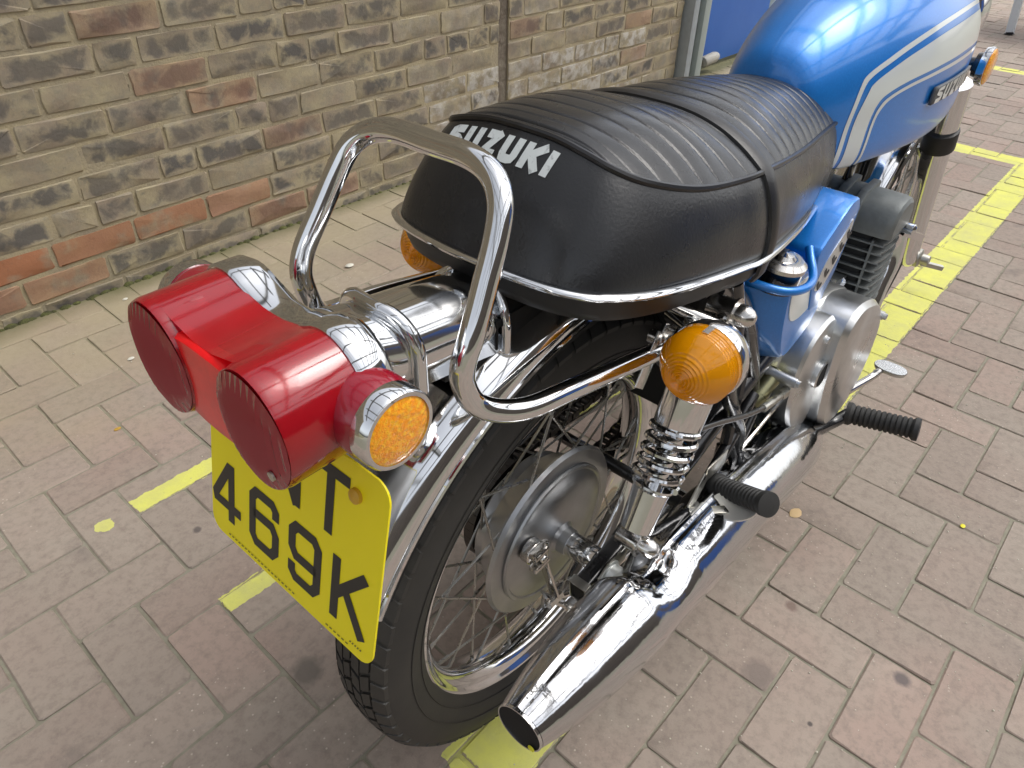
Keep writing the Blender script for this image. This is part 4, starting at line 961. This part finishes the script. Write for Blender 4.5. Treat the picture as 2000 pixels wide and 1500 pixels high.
g = MB(); loft(g, [[(x, -.1468, z) for x, z in bdg], [(x, -.1480, z) for x, z in bdg]]); obj('panel_badge', g, badge_m, pn_)
g = MB()
for k in range(5): x0 = .405 + k * .017; z0 = .608 + k * .0135; box(g, (x0, -.1484, z0), (.006, .001, .016), rot('Y', -38)); box(g, (x0 + .007, -.1484, z0 - .003), (.010, .001, .004), rot('Y', -38))
obj('panel_badge_marks', g, ink, pn_)
g = MB(); lathe(g, [(-.012, .030), (.016, .0305), (.018, .0315), (.020, .030)], (.304, -.121, .654), (.05, -.12, 1), 32); ot = obj('oil_cap', g, mat('cap_black', (.008, .008, .008), .15, coat=1), bk, sharp=35)
g = MB(); lathe(g, [(.018, .0325), (.023, .0320), (.028, .026), (.029, .018), (.0285, .016), (.033, .012), (.035, .0)], (.304, -.121, .654), (.05, -.12, 1), 32); obj('cap_top', g, chrome_old, ot, sharp=30)
g = MB(); box(g, (.45, 0, .60), (.22, .17, .16)); box(g, (.60, 0, .69), (.30, .08, .05)); box(g, (.36, 0, .56), (.10, .18, .16)); obj('air_box', g, dark, bk, bevel=.01)
g = MB(); tube(g, [(.50, -.06, .57), (.58, -.065, .575)], .028, 16, smooth=0); tube(g, [(.47, -.09, .545), (.50, -.10, .50), (.49, -.12, .47)], .008, 10); tube(g, [(.52, -.10, .62), (.50, -.12, .57), (.47, -.125, .53), (.455, -.13, .48)], .005, 8); obj('carburettor', g, alu, bk)
# ---- chain
g = MB()
def link(p, q):
    p, q = nz(p), nz(q); d = q - p; n = int(np.linalg.norm(d) / .0127); d /= np.linalg.norm(d)
    for i in range(n):
        c = p + d * .0127 * (i + .5); e = nz((0, 1, 0)); up_ = np.cross(d, e)
        for oy in (-.007, .007): beam(g, c - d * .0075 + e * (oy + (.0015 if i % 2 else 0)), c + d * .0075 + e * (oy + (.0015 if i % 2 else 0)), .0016, .010)
        lathe(g, [(-.006, .0043), (.006, .0043)], c + d * .006, (0, 1, 0), 8)
link((0.0, .054, .351 + .080), (.50, .054, .44)); link((0.0, .054, .351 - .080), (.50, .054, .35))
for k in range(20): a = math.radians(90 + 9 * k); b_ = math.radians(99 + 9 * k); beam(g, (.080 * math.cos(a), .054, AZL + .08 * math.sin(a)), (.080 * math.cos(b_), .054, AZL + .08 * math.sin(b_)), .016, .009)
obj('drive_chain', g, mat('oily_chain', (.07, .065, .06), .4, .9), bk)

# ---- front end
fw = make_wheel('front_wheel', 1.285, .312, .2435, .312, .04)
spokes(fw, 1.285, .312, .2435, [(-.03, .045), (.03, .045)], 18)
g = MB(); lathe(g, [(-.045, .0), (-.045, .05), (-.03, .052), (.03, .052), (.045, .05), (.045, 0)], (1.285, 0, .312), (0, 1, 0), 30); obj('hub', g, alu, fw)
fk = []
for sd in (-1, 1):
    g = MB(); tube(g, [(1.075, sd * .098, .74), (1.112, sd * .098, .628)], .0275, 22, smooth=0); f1 = obj('front_fork', g, chrome, bk)
    g = MB(); tube(g, [(1.115, sd * .098, .618), (1.16, sd * .098, .50), (1.225, sd * .098, .345), (1.27, sd * .098, .30)], [.0265, .0255, .0245, .018], 22); obj('lower_leg', g, chrome, f1)
    g = MB(); lathe(g, [(-.02, .022), (.02, .022), (.024, .013), (.040, .012), (.043, 0)], (1.278, sd * .100, .308), (0, sd, 0), 20); beam(g, (1.275, sd * .125, .300), (1.30, sd * .170, .292), .012, .010); obj('axle_clamp', g, zinc, f1, sharp=30)
    g = MB(); tube(g, [(1.100, sd * .098, .650), (1.116, sd * .098, .610)], .0315, 24, smooth=0); obj('fork_gaiter', g, mat('fork_rubber', (.012, .012, .012), .5) if 'fork_rubber' not in D.materials else D.materials['fork_rubber'], f1, bevel=.003)
    rc = nz((1.040, sd * .132, .783))
    g = MB(); lathe(g, [(-.034, .010), (-.012, .012), (-.010, .020), (0, .022)], rc, (0, sd, 0), 20); obj('reflector_mount', g, black, f1)
    g = MB(); lathe(g, [(0, .0305), (.008, .0325), (.012, .0325), (.013, .030)], rc, (0, sd, 0), 30); obj('reflector_ring', g, chrome, f1)
    g = MB(); lathe(g, [(.004, .0300), (.014, .0300), (.017, .024), (.0175, 0)], rc, (0, sd, 0), 30); obj('reflector', g, amberr, f1)
g = MB(); rings = []
for i in range(31):
    a = math.radians(35 + 120 * i / 30); rings.append([(1.285 + r * math.cos(a), y, .312 + r * math.sin(a)) for y, r in ((-.055, .335), (-.05, .345), (-.03, .354), (0, .357), (.03, .354), (.05, .345), (.055, .335))])
loft(g, rings, cap=False, closed=False); fm = obj('front_mudguard', g, chrome, bk, sharp=80); md = fm.modifiers.new('s', 'SOLIDIFY'); md.thickness = .002
g = MB(); tube(g, [(1.13, -.06, .60), (1.20, -.085, .52)], .006, 8, smooth=0); lathe(g, [(-.012, .012), (.012, .012)], (1.165, -.085, .565), (0, 1, 0), 12); obj('mudguard_stay', g, chrome, fm)
g = MB(); tube(g, [(.90, -.36, 1.04), (1.00, -.25, 1.06), (1.06, -.10, .99), (1.07, 0, .97), (1.06, .10, .99), (1.00, .25, 1.06), (.90, .36, 1.04)], .011, 14); hb = obj('handlebar', g, chrome, bk)
for sd in (-1, 1):
    g = MB(); tube(g, [(.87, sd * .395, 1.033), (.94, sd * .315, 1.048)], .016, 14, smooth=0); obj('grip', g, rubber, hb)
g = MB(); lathe(g, [(-.06, .0), (-.05, .05), (-.02, .075), (.05, .088), (.06, .085), (.075, .05), (.08, 0)], (1.13, 0, .84), (1, 0, 0), 30); obj('headlamp', g, chrome, bk)

# ================================================================== LITTLE THINGS ON THE PAVING
def stone(name, x, y, r, m, label, cat, fl_=.45, group=None):
    g = MB(); vs = []; rs = np.random.RandomState(int(abs(x * 1000 + y * 77)) % 999)
    prof = [(0, .7), (.35, 1.0), (.8, .75), (1.0, .25)]; rings = []
    for h, s_ in prof: rings.append([(x + r * s_ * math.cos(t) * (1 + .25 * rs.rand()), y + .7 * r * s_ * math.sin(t) * (1 + .25 * rs.rand()), .0012 + h * r * fl_) for t in np.linspace(0, 2 * PI, 9, endpoint=False)])
    loft(g, rings); return tag(obj(name, g, m, sharp=60), label, cat, group or {'pebble': 'pale pebbles on the paving', 'leaf': 'leaf scraps on the paving'}[cat])
pale = mat('pale_stone', (.62, .60, .52), .8, bump=(300, .5, .001)); tan = mat('dry_leaf_tan', (.52, .37, .19), .7, bump=(120, .5, .001)); lemon = mat('lemon_leaf', (.70, .62, .02), .6); ochre = mat('ochre_leaf', (.45, .27, .04), .7)
stone('pebble', .647, 1.303, .013, pale, 'white pebble on the paving between the wall and the seat', 'pebble')
stone('pebble', -.045, 1.306, .008, pale, 'small white pebble in a paving joint above the tail light', 'pebble')
stone('pebble', .08, 1.60, .007, pale, 'tiny pale chip of stone close to the foot of the wall', 'pebble')
stone('leaf', .622, -.177, .014, tan, 'dry tan leaf on the paving beside the passenger footrest', 'leaf', .12)
stone('leaf', .822, -.442, .006, lemon, 'tiny bright yellow leaf scrap on the paving to the right', 'leaf', .2)
stone('leaf', -.192, 1.066, .007, ochre, 'small ochre leaf scrap on the paving left of the tail light', 'leaf', .2)
g = MB(); rs = np.random.RandomState(5)
for i in range(900):
    x = rs.uniform(-.2, 1.6); y = rs.uniform(-1.0, .1) if rs.rand() < .75 else rs.uniform(.1, 1.5); r = rs.uniform(.0007, .0021)
    lathe(g, [(0, r), (r * .5, r * .7), (r * .7, 0)], (x, y, .0008), (0, 0, 1), 5)
gt = obj('grit', g, mat('pale_grit', (.50, .46, .38), .9)); gt['kind'] = 'stuff'; tag(gt, 'fine pale grit scattered over the paving', 'grit')
